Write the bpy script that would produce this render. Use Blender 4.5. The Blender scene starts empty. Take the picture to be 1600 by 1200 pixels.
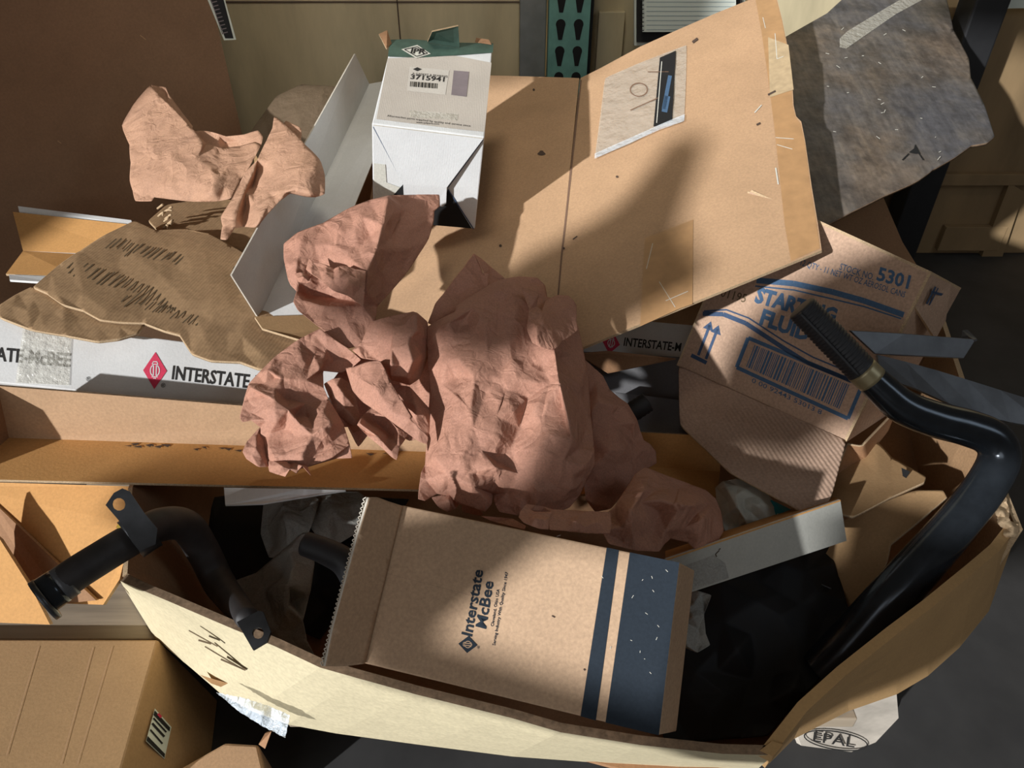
import bpy, bmesh, math, random
from mathutils import Vector, Matrix, noise
from mathutils.geometry import delaunay_2d_cdt
SC = bpy.context.scene
COL = SC.collection
V = Vector
random.seed(7)

# ------------------------------------------------------------------ camera
FOC = 1155.0
PITCH = math.radians(38)
CAM = V((0, 0, 1.1))
FW = V((0, math.cos(PITCH), -math.sin(PITCH)))
UP = V((0, math.sin(PITCH), math.cos(PITCH)))
RT = V((1, 0, 0))
cd = bpy.data.cameras.new('camera'); cam = bpy.data.objects.new('camera', cd); COL.objects.link(cam)
cam.location = CAM; cam.rotation_euler = (math.pi/2-PITCH, 0, 0)
cd.sensor_width = 36; cd.lens = 36*FOC/1600; cd.clip_start = .02
SC.camera = cam
# ------------------------------------------------------------------ light
SC.view_settings.view_transform = 'Standard'
SC.view_settings.look = 'None'
SC.view_settings.gamma = 1
SC.view_settings.use_curve_mapping = False
SC.view_settings.exposure = 0.06
w = bpy.data.worlds.new('world'); SC.world = w; w.use_nodes = True
bg = w.node_tree.nodes['Background']; bg.inputs[0].default_value = (.76, .64, .52, 1); bg.inputs[1].default_value = .08
SUN_DIR = V((-.66, -.66, .35)).normalized()       # towards the sun
sl = bpy.data.lights.new('sun', 'SUN'); sl.energy = 4.9; sl.angle = math.radians(1.1); sl.color = (.95, .97, 1)
so = bpy.data.objects.new('sun', sl); COL.objects.link(so); so.rotation_euler = SUN_DIR.to_track_quat('Z', 'Y').to_euler()
so.location = SUN_DIR*4
al = bpy.data.lights.new('dock_door_daylight', 'AREA'); al.energy = 34; al.color = (.92, .95, 1); al.size = 2.6; al.size_y = 2.0; al.shape = 'RECTANGLE'
ao = bpy.data.objects.new('dock_door_daylight', al); COL.objects.link(ao); ao.location = (-1.6, -2.4, 2.0)
ao.rotation_euler = (V((-1.6, -2.4, 2.0))-V((0, .9, .4))).to_track_quat('Z', 'Y').to_euler()

wl_ = bpy.data.lights.new('pipe_highlight_light', 'AREA'); wl_.energy = 5; wl_.color = (.75, .87, 1); wl_.size = .5; wl_.size_y = 1.0; wl_.shape = 'RECTANGLE'  # added lamp for the highlight on the bent pipe, no window known there
wo = bpy.data.objects.new('pipe_highlight_light', wl_); COL.objects.link(wo); wo.location = (1.9, -.2, 2.2)
wo.rotation_euler = (V((1.9, -.2, 2.2))-V((.5, .7, .3))).to_track_quat('Z', 'Y').to_euler()
sp = bpy.data.lights.new('back_fill_spot', 'SPOT'); sp.energy = 62; sp.color = (1, .93, .80); sp.spot_size = math.radians(54); sp.spot_blend = .6; sp.shadow_soft_size = .3  # added fill light that lifts the crates at the back, no fixture seen
spo = bpy.data.objects.new('back_fill_spot', sp); COL.objects.link(spo); spo.location = (-.2, .7, 2.9)
spo.rotation_euler = (V((-.2, .7, 2.9))-V((.0, 2.15, .6))).to_track_quat('Z', 'Y').to_euler()
# ------------------------------------------------------------------ picking points in space
def ray(x, y): return FW + RT*((x-800)/FOC) + UP*((600-y)/FOC)
def D(x, y, d): return CAM + ray(x, y)*d
def Z(x, y, z): r = ray(x, y); return CAM + r*((z-CAM.z)/r.z)
def Y(x, y, yy): r = ray(x, y); return CAM + r*(yy/r.y)
def px(P): v = P-CAM; d = v.dot(FW); return (800+FOC*v.dot(RT)/d, 600-FOC*v.dot(UP)/d)
class Pl:
    def __init__(s, a, b, c):
        s.p = V(a); s.n = (V(b)-s.p).cross(V(c)-s.p).normalized()
        if s.n.dot(CAM-s.p) < 0: s.n = -s.n
    def hit(s, x, y, off=0):
        r = ray(x, y); return CAM + r*((s.p+s.n*off-CAM).dot(s.n)/r.dot(s.n))

# ------------------------------------------------------------------ materials
MATS = {}
def nodes(name, col, rough=.8, metal=0, spec=.5):
    m = bpy.data.materials.new(name); m.use_nodes = True
    nt = m.node_tree; b = nt.nodes['Principled BSDF']
    b.inputs['Base Color'].default_value = (*col, 1); b.inputs['Roughness'].default_value = rough
    b.inputs['Metallic'].default_value = metal; b.inputs['Specular IOR Level'].default_value = spec
    tc = nt.nodes.new('ShaderNodeTexCoord')
    return m, nt, b, tc
def noise_n(nt, tc, scale, detail=4, stretch=None, rough=.6):
    n = nt.nodes.new('ShaderNodeTexNoise'); n.inputs['Scale'].default_value = scale; n.inputs['Detail'].default_value = detail; n.inputs['Roughness'].default_value = rough
    if stretch:
        mp = nt.nodes.new('ShaderNodeMapping'); mp.inputs['Scale'].default_value = stretch
        if len(stretch) > 3: pass
        nt.links.new(tc.outputs['Object'], mp.inputs[0]); nt.links.new(mp.outputs[0], n.inputs['Vector'])
    else: nt.links.new(tc.outputs['Object'], n.inputs['Vector'])
    return n
def ramp(nt, fac, stops):
    r = nt.nodes.new('ShaderNodeValToRGB'); nt.links.new(fac, r.inputs[0])
    e = r.color_ramp.elements
    e[0].position, e[0].color = stops[0][0], (*stops[0][1], 1); e[1].position, e[1].color = stops[-1][0], (*stops[-1][1], 1)
    for p, c in stops[1:-1]: x = e.new(p); x.color = (*c, 1)
    return r
def mixc(nt, a, b, fac, mode='MIX'):
    m = nt.nodes.new('ShaderNodeMix'); m.data_type = 'RGBA'; m.blend_type = mode
    for s, v in ((m.inputs[0], fac), (m.inputs[6], a), (m.inputs[7], b)):
        if hasattr(v, 'is_linked') or hasattr(v, 'links'): nt.links.new(v, s)
        elif isinstance(v, (int, float)): s.default_value = v
        else: s.default_value = (*v, 1)
    return m.outputs[2]
def bump(nt, b, h, strength=.3, dist=.002):
    n = nt.nodes.new('ShaderNodeBump'); n.inputs['Strength'].default_value = strength; n.inputs['Distance'].default_value = dist
    nt.links.new(h, n.inputs['Height']); nt.links.new(n.outputs[0], b.inputs['Normal']); return n
def card(name, col, var=.14, stain=.0, stcol=(.12, .08, .05), flute=None, rough=.78, fib=260, stscale=5, spec=.25):
    m, nt, b, tc = nodes(name, col, rough, spec=spec)
    n1 = noise_n(nt, tc, fib, 3); n2 = noise_n(nt, tc, 9, 4)
    c1 = ramp(nt, n1.outputs[0], [(.3, tuple(c*(1-var) for c in col)), (.7, tuple(min(1, c*(1+var)) for c in col))])
    c2 = ramp(nt, n2.outputs[0], [(.3, (.86, .86, .86)), (.7, (1, 1, 1))])
    out = mixc(nt, c1.outputs[0], c2.outputs[0], 1.0, 'MULTIPLY')
    if stain:
        n3 = noise_n(nt, tc, stscale, 6, rough=.7)
        r3 = ramp(nt, n3.outputs[0], [(.56-stain*.2, (0, 0, 0)), (.74, (1, 1, 1))])
        mm = nt.nodes.new('ShaderNodeMath'); mm.operation = 'MULTIPLY'; mm.inputs[1].default_value = min(1, stain); nt.links.new(r3.outputs[0], mm.inputs[0])
        out = mixc(nt, out, stcol, mm.outputs[0])
    nt.links.new(out, b.inputs['Base Color'])
    h = n1.outputs[0]
    if flute:
        wv = nt.nodes.new('ShaderNodeTexWave'); wv.inputs['Scale'].default_value = flute[0]; wv.inputs['Distortion'].default_value = .6; wv.inputs['Detail Scale'].default_value = 3
        mp = nt.nodes.new('ShaderNodeMapping'); mp.inputs['Rotation'].default_value = flute[1]
        nt.links.new(tc.outputs['Object'], mp.inputs[0]); nt.links.new(mp.outputs[0], wv.inputs[0])
        ad = nt.nodes.new('ShaderNodeMath'); ad.operation = 'MULTIPLY_ADD'; ad.inputs[1].default_value = flute[2]
        nt.links.new(wv.outputs[1], ad.inputs[0]); nt.links.new(h, ad.inputs[2]); h = ad.outputs[0]
    bump(nt, b, h, .35, .0008)
    MATS[name] = m; return m
def simple(name, col, rough=.6, metal=0, var=.1, scale=40, bmp=.1, spec=.5, stretch=None):
    m, nt, b, tc = nodes(name, col, rough, metal, spec)
    n1 = noise_n(nt, tc, scale, 5, stretch)
    c = ramp(nt, n1.outputs[0], [(.3, tuple(c*(1-var) for c in col)), (.7, tuple(min(1, c*(1+var)) for c in col))])
    nt.links.new(c.outputs[0], b.inputs['Base Color'])
    if bmp: bump(nt, b, n1.outputs[0], bmp, .002)
    MATS[name] = m; return m
def paper_mat(name, col, trans=.18):
    m, nt, b, tc = nodes(name, col, .72, spec=.25)
    n1 = noise_n(nt, tc, 420, 3); n2 = noise_n(nt, tc, 14, 4)
    c1 = ramp(nt, n1.outputs[0], [(.3, tuple(c*.84 for c in col)), (.7, tuple(c*1.16 for c in col))])
    c2 = ramp(nt, n2.outputs[0], [(.3, (.84, .84, .86)), (.7, (1, 1, 1))])
    out = mixc(nt, c1.outputs[0], c2.outputs[0], 1.0, 'MULTIPLY'); nt.links.new(out, b.inputs['Base Color'])
    # crease relief: ridged noise at three scales
    acc = None
    for sc_, wt in ((9, 1.0), (21, .45), (52, .16)):
        n3 = noise_n(nt, tc, sc_, 1.5); n3.inputs['Distortion'].default_value = .9
        s = nt.nodes.new('ShaderNodeMath'); s.operation = 'SUBTRACT'; s.inputs[1].default_value = .5; nt.links.new(n3.outputs[0], s.inputs[0])
        a = nt.nodes.new('ShaderNodeMath'); a.operation = 'ABSOLUTE'; nt.links.new(s.outputs[0], a.inputs[0])
        ad = nt.nodes.new('ShaderNodeMath'); ad.operation = 'MULTIPLY_ADD'; ad.inputs[1].default_value = wt*(-1 if sc_ != 21 else 1); nt.links.new(a.outputs[0], ad.inputs[0])
        if acc: nt.links.new(acc, ad.inputs[2])
        else: ad.inputs[2].default_value = 0
        acc = ad.outputs[0]
    ad2 = nt.nodes.new('ShaderNodeMath'); ad2.operation = 'MULTIPLY_ADD'; ad2.inputs[1].default_value = .02; nt.links.new(n1.outputs[0], ad2.inputs[0]); nt.links.new(acc, ad2.inputs[2])
    bp = bump(nt, b, ad2.outputs[0], .8, .022)
    tr = nt.nodes.new('ShaderNodeBsdfTranslucent'); tr.inputs[0].default_value = (col[0]*1.2, col[1]*.7, col[2]*.5, 1)
    nt.links.new(bp.outputs[0], tr.inputs['Normal'])
    mx = nt.nodes.new('ShaderNodeMixShader'); mx.inputs[0].default_value = trans
    nt.links.new(b.outputs[0], mx.inputs[1]); nt.links.new(tr.outputs[0], mx.inputs[2]); nt.links.new(mx.outputs[0], nt.nodes['Material Output'].inputs[0])
    MATS[name] = m; return m
def clear(name, col=(.9, .95, 1), alpha=.35, rough=.2, bscale=60):
    m, nt, b, tc = nodes(name, col, rough, spec=.8)
    b.inputs['Alpha'].default_value = alpha
    n = noise_n(nt, tc, bscale, 4); bump(nt, b, n.outputs[0], .9, .008); MATS[name] = m; return m
def ink(name, col): return simple(name, col, .8, 0, .12, 300, 0, .2)

def stained_mat():
    m, nt, b, tc = nodes('stained', (.14, .12, .11), .55, spec=.4)
    big = noise_n(nt, tc, 3.2, 5, rough=.65); st = noise_n(nt, tc, 1, 6, (70, 9, 26)); fine = noise_n(nt, tc, 70, 5, rough=.7); bl = noise_n(nt, tc, 11, 6, rough=.7)
    c = ramp(nt, big.outputs[0], [(.36, (.21, .165, .125)), (.50, (.15, .135, .122)), (.62, (.108, .108, .118))])
    c2 = ramp(nt, st.outputs[0], [(.30, (.66, .64, .63)), (.5, (.92, .90, .89)), (.72, (1.25, 1.2, 1.1))])
    c3 = ramp(nt, fine.outputs[0], [(.3, (.7, .7, .7)), (.72, (1.25, 1.25, 1.25))]); c4 = ramp(nt, bl.outputs[0], [(.35, (.55, .53, .52)), (.55, (1, 1, 1))])
    o = mixc(nt, c.outputs[0], c2.outputs[0], 1., 'MULTIPLY'); o = mixc(nt, o, c3.outputs[0], 1., 'MULTIPLY'); o = mixc(nt, o, c4.outputs[0], 1., 'MULTIPLY')
    nt.links.new(o, b.inputs['Base Color']); bump(nt, b, st.outputs[0], .5, .002); MATS['stained'] = m
card('kraft', (.50, .30, .155)); card('kraft_board', (.52, .325, .185), .1, .25, (.30, .19, .10), stscale=7)
card('kraft_orange', (.60, .31, .105), .08, .15, (.2, .11, .05)); card('carton_brown', (.26, .15, .085), .08, .2); card('kraft_deep', (.36, .195, .10), .1, .2)
card('kraft_carton', (.54, .36, .225), .12); card('kraft_pink', (.50, .33, .225), .16, .12, (.30, .2, .14), (70, (0, 0, .47), .35))
card('kraft_ribbed', (.48, .32, .225), .16, .12, (.30, .2, .14), (48, (0, 0, -.2), 2.2), spec=.4); card('torn_brown', (.40, .25, .13), .14, .35, (.15, .09, .05), (60, (0, 0, .15), .35), fib=120)
card('card_edge', (.52, .37, .22), .25, fib=500); card('flute_pale', (.66, .60, .50), .1)
card('rim_dark', (.27, .18, .11), .3, .4, (.1, .07, .05), fib=150)
card('wall_cream', (.66, .57, .37), .10, .25, (.38, .31, .2), fib=180, stscale=9)
card('wall_tan', (.52, .32, .14), .06)
stained_mat(); card('white_card', (.72, .71, .68), .03, .15, (.5, .47, .4), rough=.6, spec=.35); card('white_box', (.74, .74, .72), .03, .12, (.5, .46, .36), (110, (0, 0, 0), .25), rough=.6)
card('shade_grey_card', (.17, .165, .165), .05); card('label_film', (.62, .57, .50), .03, rough=.45); card('beige_film', (.56, .50, .43), .03, .1, (.5, .44, .36), (110, (0, 0, 0), .3), rough=.5); card('white_dirty', (.50, .49, .43), .05, .3, (.3, .27, .2)); card('outside_kraft', (.44, .27, .13), .08, .4, (.26, .15, .07), stscale=4)  # the dark grey one is white card with shade put into its colour
paper_mat('paper', (.57, .295, .20)); paper_mat('paper_pale', (.58, .335, .21), .14); paper_mat('white_paper', (.42, .41, .36), .1)
simple('black_pipe', (.030, .036, .043), .2, .55, .25, 30, .05); simple('charcoal', (.035, .031, .030), .55, .1, .3, 40, .1); simple('rubber', (.022, .022, .024), .55, 0, .2, 60, .05)
simple('dark_steel', (.08, .083, .088), .38, .75, .3, 25, .15); simple('grey_steel', (.125, .13, .138), .45, .5, .3, 18, .12)
simple('brass', (.36, .30, .17), .4, .5); simple('plastic_black', (.008, .008, .009), .65, 0, .2, 12, .3)
simple('yellow', (.8, .5, .03), .5); simple('teal_ink', (.02, .22, .24), .5)
simple('green_box', (.055, .10, .075), .6, 0, .2, 60); simple('green_steel', (.14, .31, .26), .5, .1, .15, 30)
simple('hole', (.004, .004, .004), .9); simple('grey_post', (.22, .23, .22), .55, .2, .2, 14)
simple('black_post', (.02, .02, .021), .55, .1)
simple('floor_concrete', (.04, .038, .036), .75, 0, .35, 5, .2)
simple('plywood', (.56, .47, .29), .75, 0, .25, 7, .1, stretch=(1, 1, .25)); simple('plywood_brown', (.25, .165, .08), .75, 0, .25, 7, .1, stretch=(1, 1, .3))
simple('timber', (.30, .24, .17), .8, 0, .35, 10, .3, stretch=(.2, 3, 3)); simple('pallet_wood', (.52, .46, .38), .8, 0, .25, 14, .3, stretch=(.3, 3, 3))
simple('foam', (.46, .45, .38), .6, 0, .2, 30, .6); simple('page', (.72, .76, .66), .7, 0, .03, 20, 0)
simple('purple_grey', (.22, .18, .185), .7)
ink('ink_navy', (.020, .028, .038)); ink('ink_blue', (.065, .12, .20)); ink('ink_black', (.03, .028, .026)); ink('ink_red', (.62, .05, .10)); ink('ink_brown', (.20, .12, .08)); ink('ink_pale', (.60, .58, .50))
ink('ink_bluegrey', (.05, .08, .14)); ink('ink_olive', (.13, .09, .05)); ink('line_grey', (.35, .42, .42)); ink('dark_mark', (.09, .06, .045))
simple('tape_brown', (.44, .25, .115), .28, 0, .12, 40, .15, .6); simple('tape_gloss', (.50, .37, .22), .22, 0, .15, 60, .3, .7)
clear('clear_film', (.85, .93, 1), .42, .15); clear('clear_tape', (.75, .72, .62), .45, .25); clear('pouch', (.66, .60, .50), .32, .16, 34); clear('dusty_film', (.17, .12, .075), .85, .4, 20)
M = MATS

# ------------------------------------------------------------------ building
def tag(o, label=None, cat=None, group=None, kind=None):
    if label: o['label'] = label
    if cat: o['category'] = cat
    if group: o['group'] = group
    if kind: o['kind'] = kind
    return o
def thing(name, loc, label, cat, group=None):
    o = bpy.data.objects.new(name, None); COL.objects.link(o); o.location = V(loc); o.empty_display_size = .03
    return tag(o, label, cat, group)
def wloc(o):
    p = V((0, 0, 0))
    while o: p = p+o.location; o = o.parent
    return p
def mk(name, verts, faces, mat, parent=None, smooth=False, rim=None, mats=None, fm=None):
    verts = [V(v) for v in verts]
    lo = V([min(v[i] for v in verts) for i in range(3)]); hi = V([max(v[i] for v in verts) for i in range(3)])
    o = V(((lo.x+hi.x)/2, (lo.y+hi.y)/2, lo.z))
    me = bpy.data.meshes.new(name); me.from_pydata([v-o for v in verts], [], faces)
    me.materials.append(M[mat])
    if rim: me.materials.append(M[rim])
    if mats:
        for x in mats: me.materials.append(M[x])
    if fm:
        for i, k in enumerate(fm): me.polygons[i].material_index = k
    for p in me.polygons: p.use_smooth = smooth
    me.update()
    ob = bpy.data.objects.new(name, me); COL.objects.link(ob)
    ob.parent = parent; ob.location = o-wloc(parent) if parent else o
    return ob
def fix(ob):
    bm = bmesh.new(); bm.from_mesh(ob.data); bmesh.ops.recalc_face_normals(bm, faces=bm.faces); bm.to_mesh(ob.data); bm.free(); return ob
def slab(name, pts, th, mat, parent=None, rim=None, away=True, bevel=0, back=None):
    """polygon with thickness, extruded away from the viewer side"""
    pts = [V(p) for p in pts]; n = V((0, 0, 0))
    for i in range(len(pts)): n += (pts[i]-pts[0]).cross(pts[(i+1) % len(pts)]-pts[0])
    n.normalize()
    if n.dot(CAM-pts[0]) < 0: n = -n
    off = -n*th if away else n*th
    k = len(pts)
    vs = pts+[p+off for p in pts]
    fs = [list(range(k)), list(range(2*k-1, k-1, -1))]+[[i, (i+1) % k, (i+1) % k+k, i+k] for i in range(k)]
    ob = mk(name, vs, fs, mat, parent, rim=rim or mat, fm=[0, 0]+[1]*k)
    fix(ob)
    if bevel:
        b = ob.modifiers.new('bevel', 'BEVEL'); b.width = bevel; b.segments = 2; b.limit_method = 'ANGLE'
    return ob
def box8(name, front, back, mat, parent=None, bevel=.0015, mats=None, fm=None):
    vs = list(front)+list(back)
    fs = [[0, 1, 2, 3], [7, 6, 5, 4], [0, 4, 5, 1], [1, 5, 6, 2], [2, 6, 7, 3], [3, 7, 4, 0]]
    ob = mk(name, vs, fs, mat, parent, mats=mats, fm=fm); fix(ob)
    if bevel:
        b = ob.modifiers.new('bevel', 'BEVEL'); b.width = bevel; b.segments = 2
    return ob
def bx(name, lo, hi, mat, parent=None, bevel=.002):
    (a, b, c), (d, e, f) = lo, hi
    return box8(name, [V((a, b, f)), V((d, b, f)), V((d, b, c)), V((a, b, c))], [V((a, e, f)), V((d, e, f)), V((d, e, c)), V((a, e, c))], mat, parent, bevel)
def tube(name, pts, rad, mat, parent=None, seg=20, cap=True, prof=None, sub=8, hollow=0):
    """smooth tube through points; rad list per point"""
    P, Rr = [], []
    n = len(pts)
    for i in range(n-1):
        p0 = pts[max(0, i-1)]; p1 = pts[i]; p2 = pts[i+1]; p3 = pts[min(n-1, i+2)]
        for k in range(sub):
            t = k/sub
            P.append(.5*((2*p1)+(p2-p0)*t+(2*p0-5*p1+4*p2-p3)*t*t+(3*p1-p0-3*p2+p3)*t**3)); Rr.append(rad[i]*(1-t)+rad[i+1]*t)
    P.append(pts[-1]); Rr.append(rad[-1])
    vs, fs = [], []
    up = V((0, 0, 1)); prev = None
    for i, p in enumerate(P):
        tg = (P[min(i+1, len(P)-1)]-P[max(i-1, 0)]).normalized()
        if prev is None: a = tg.orthogonal().normalized()
        else: a = (prev-tg*prev.dot(tg)).normalized()
        prev = a; b = tg.cross(a)
        r = Rr[i]*(prof(i, len(P)) if prof else 1)
        for s in range(seg):
            an = 2*math.pi*s/seg; vs.append(p+(a*math.cos(an)+b*math.sin(an))*r)
    for i in range(len(P)-1):
        for s in range(seg):
            fs.append([i*seg+s, i*seg+(s+1) % seg, (i+1)*seg+(s+1) % seg, (i+1)*seg+s])
    if cap: fs.append(list(range(seg-1, -1, -1))); fs.append([(len(P)-1)*seg+s for s in range(seg)])
    ob = mk(name, vs, fs, mat, parent, smooth=True); fix(ob)
    return ob
def inpoly(x, y, poly):
    c = False; j = len(poly)-1
    for i in range(len(poly)):
        xi, yi = poly[i][0], poly[i][1]; xj, yj = poly[j][0], poly[j][1]
        if (yi > y) != (yj > y) and x < (xj-xi)*(y-yi)/(yj-yi)+xi: c = not c
        j = i
    return c
def interp_fn(pts, outline_n):
    vs = [V((p[0], p[1])) for p in pts]
    es = [(i, (i+1) % outline_n) for i in range(outline_n)]
    r = delaunay_2d_cdt(vs, es, [], 1, 1e-4)
    ov, of, orig = r[0], r[2], r[3]
    hs = [pts[o[0]][2] if o else 0 for o in orig]
    tris = [[f[0], f[i], f[i+1]] for f in of for i in range(1, len(f)-1)]
    def fn(x, y):
        best = None
        for t in tris:
            a, b, c = ov[t[0]], ov[t[1]], ov[t[2]]
            d = (b.y-c.y)*(a.x-c.x)+(c.x-b.x)*(a.y-c.y)
            if abs(d) < 1e-9: continue
            u = ((b.y-c.y)*(x-c.x)+(c.x-b.x)*(y-c.y))/d; v = ((c.y-a.y)*(x-c.x)+(a.x-c.x)*(y-c.y))/d; w_ = 1-u-v
            m = min(u, v, w_)
            if m >= -1e-6: return u*hs[t[0]]+v*hs[t[1]]+w_*hs[t[2]]
            if best is None or m > best[0]: best = (m, u*hs[t[0]]+v*hs[t[1]]+w_*hs[t[2]])
        return best[1] if best else 0
    return fn
def relief(outline, inner, base, amp=.6, spacing=22, tear=1.0, seed=1, step=12, ridges=()):
    """crumpled sheet. outline/inner: (x, y, rise cm over base); base(x, y)->distance. returns verts, faces"""
    rnd = random.Random(seed); spacing *= .8 if seed > 100 and seed < 150 else 1
    h = interp_fn(list(outline)+list(inner), len(outline))
    out = []
    n = len(outline)
    for i in range(n):
        a = outline[i]; b = outline[(i+1) % n]; L = math.hypot(b[0]-a[0], b[1]-a[1]); k = max(1, int(L/step))
        for j in range(k):
            t = j/k; jx = jy = 0
            if j: jx, jy = (rnd.uniform(-tear, tear), rnd.uniform(-tear, tear))
            out.append((a[0]+(b[0]-a[0])*t+jx, a[1]+(b[1]-a[1])*t+jy, a[2]+(b[2]-a[2])*t+(rnd.uniform(-amp, amp)*.5 if j else 0)))
    pts = list(out)+[tuple(p) for p in inner]
    es = [(i, (i+1) % len(out)) for i in range(len(out))]
    for rg in ridges:                      # polylines through given points (x, y, h): kept as sharp edges
        st = len(pts); pts += list(rg); es += [(st+i, st+i+1) for i in range(len(rg)-1)]
    xs = [p[0] for p in out]; ys = [p[1] for p in out]
    area = (max(xs)-min(xs))*(max(ys)-min(ys))
    for t in range(int(area/spacing**2*6)):
        x = rnd.uniform(min(xs), max(xs)); y = rnd.uniform(min(ys), max(ys))
        if not inpoly(x, y, out): continue
        if all((x-p[0])**2+(y-p[1])**2 > (spacing*(.55 if k < len(out) else .9))**2 for k, p in enumerate(pts)):
            pts.append((x, y, h(x, y)+rnd.uniform(-amp, amp)*(1.5 if 100 < seed < 150 else 1)))
    r = delaunay_2d_cdt([V((p[0], p[1])) for p in pts], es, [], 1, 1e-4)
    vs = []
    for i, v in enumerate(r[0]):
        hh = pts[r[3][i][0]][2] if r[3][i] else h(v.x, v.y)
        vs.append(D(v.x, v.y, base(v.x, v.y)-hh*.01))
    return vs, [list(f) for f in r[2]]
def basez(z): return lambda x, y: (z-CAM.z)/ray(x, y).z
def basep(*q):
    pl = Pl(*[D(*p) for p in q])
    def f(x, y): r = ray(x, y); return (pl.p-CAM).dot(pl.n)/r.dot(pl.n)
    return f
def sheet(name, layers, mat, parent=None, th=.0004, sub=3, smooth_it=2, rim=None):
    vs, fs = [], []
    for a, b in layers:
        k = len(vs); vs += a; fs += [[i+k for i in f] for f in b]
    ob = mk(name, vs, fs, mat, parent, smooth=True, rim=rim)
    if sub:
        s = ob.modifiers.new('sub', 'SUBSURF'); s.subdivision_type = 'SIMPLE'; s.levels = sub; s.render_levels = sub
        if smooth_it:
            q = ob.modifiers.new('soft', 'SMOOTH'); q.factor = .4; q.iterations = smooth_it
    t = ob.modifiers.new('thick', 'SOLIDIFY'); t.thickness = th; t.offset = -1
    if rim: t.material_offset_rim = 1
    return ob
def marks(name, pl, polys, mat, parent, off=.0006):
    """printed shapes: polygons lying on the plane pl"""
    if name in ('scratch', 'stain_spot', 'scuff') and len(polys) > 1:
        return [marks(name, pl, [p], mat, parent, off) for p in polys][0]
    vs, fs = [], []
    for p in polys:
        k = len(vs); vs += [pl.hit(x, y, off) for x, y in p]; fs.append(list(range(k, k+len(p))))
    ob = mk(name, vs, fs, mat, parent)
    return ob
def line(a, b, wd):
    dx, dy = b[0]-a[0], b[1]-a[1]; L = math.hypot(dx, dy); nx, ny = -dy/L*wd/2, dx/L*wd/2
    return [(a[0]+nx, a[1]+ny), (b[0]+nx, b[1]+ny), (b[0]-nx, b[1]-ny), (a[0]-nx, a[1]-ny)]
def ring(cx, cy, rx, ry, wd, ang=0, n=28):
    o = []
    for i in range(n):
        a, b = 2*math.pi*i/n, 2*math.pi*(i+1)/n; q = []
        for t, s in ((a, 0), (b, 0), (b, wd), (a, wd)):
            x, y = (rx-s)*math.cos(t), (ry-s)*math.sin(t); q.append((cx+x*math.cos(ang)-y*math.sin(ang), cy+x*math.sin(ang)+y*math.cos(ang)))
        o.append(q)
    return o
def text(name, s, a, b, hgt, pl, mat, parent, bold=.0, shear=0, off=.0006, up=None):
    """string s with its baseline from a to b; hgt = cap height vector (pixels) or length"""
    cu = bpy.data.curves.new('t', 'FONT'); cu.body = s; cu.offset = bold; cu.shear = shear; cu.resolution_u = 2
    to = bpy.data.objects.new('t', cu); COL.objects.link(to)
    dg = bpy.context.evaluated_depsgraph_get(); me = bpy.data.meshes.new_from_object(to.evaluated_get(dg))
    bpy.data.objects.remove(to)
    xs = [v.co.x for v in me.vertices]; x0, x1 = min(xs), max(xs)
    L = math.hypot(b[0]-a[0], b[1]-a[1]); ux, uy = (b[0]-a[0])/(x1-x0), (b[1]-a[1])/(x1-x0)
    if not isinstance(hgt, tuple): hgt = ((b[1]-a[1])/L*hgt, -(b[0]-a[0])/L*hgt)
    vx, vy = hgt[0]/.7, hgt[1]/.7
    vs = [pl.hit(a[0]+(v.co.x-x0)*ux+v.co.y*vx, a[1]+(v.co.x-x0)*uy+v.co.y*vy, off) for v in me.vertices]
    ob = mk(name, vs, [list(p.vertices) for p in me.polygons], mat, parent)
    bpy.data.curves.remove(cu); return ob
def scl(p, k): return CAM+(V(p)-V((0, 0, .5))-CAM)*k      # fitted corners are kept in a frame 0.5 higher

# ================================================================== the setting
fl = bx('floor', (-4, -3, -.1), (4, 5, 0), 'floor_concrete', None, 0); tag(fl, 'dark worn concrete warehouse floor', 'floor', kind='structure')
bw = bx('wall_back', (-4, 4.0, 0), (4, 4.1, 3.4), 'plywood', None, 0); tag(bw, 'dim back wall of the warehouse', 'wall', kind='structure')

# ------------------------------------------------------------------ background crates, rack, notebook
def crate(x0, x1, y0, y1, z1, mat, label, battens=(), seams=()):
    t = thing('plywood_crate', ((x0+x1)/2, (y0+y1)/2, 0), label, 'crate')
    bx('crate_body', (x0, y0, .0), (x1, y1, z1), mat, t, .004)
    for (a, b, c, d) in battens: bx('batten', (a, y0-.022, b), (c, y0-.0005, d), mat, t, .002)
    for (a, b, c, d) in seams: bx('seam', (a, y0-.002, b), (c, y0-.0002, d), 'dark_mark', t, 0)
    return t
YC = 2.05
xl = lambda p, q, y=YC: Y(p, q, y).x
zl = lambda p, q, y=YC: Y(p, q, y).z
crate(-1.15, xl(812, 60), YC, 3.0, 1.0, 'plywood', 'olive grey plywood crate wall behind the white taped box', seams=[(-1.1, zl(500, 4), .04, zl(500, 2)), (xl(622, 30), .2, xl(622, 30)+.003, .9)])
crate(xl(925, 60), xl(1330, 60), YC+.04, 3.0, 1.0, 'plywood', 'pale plywood crate between the green rack post and the stained cardboard',
      battens=[(xl(932, 60, 2.09), .1, xl(972, 60, 2.09), zl(950, 16, 2.09))])
t = crate(xl(1340, 200), 2.3, YC+.02, 3.0, zl(1500, 14), 'plywood_brown', 'brown plywood crate at the right behind the black post',
          battens=[(xl(1500, 300), .02, xl(1600, 300), .10), (xl(1370, 270), zl(1400, 290), 2.2, zl(1400, 272))])
slab('diagonal_brace', [Y(1578, 285, YC), Y(1600, 300, YC), Y(1590, 330, YC), Y(1560, 420, YC), Y(1528, 418, YC), Y(1545, 370, YC)], .02, 'plywood_brown', t)
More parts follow.
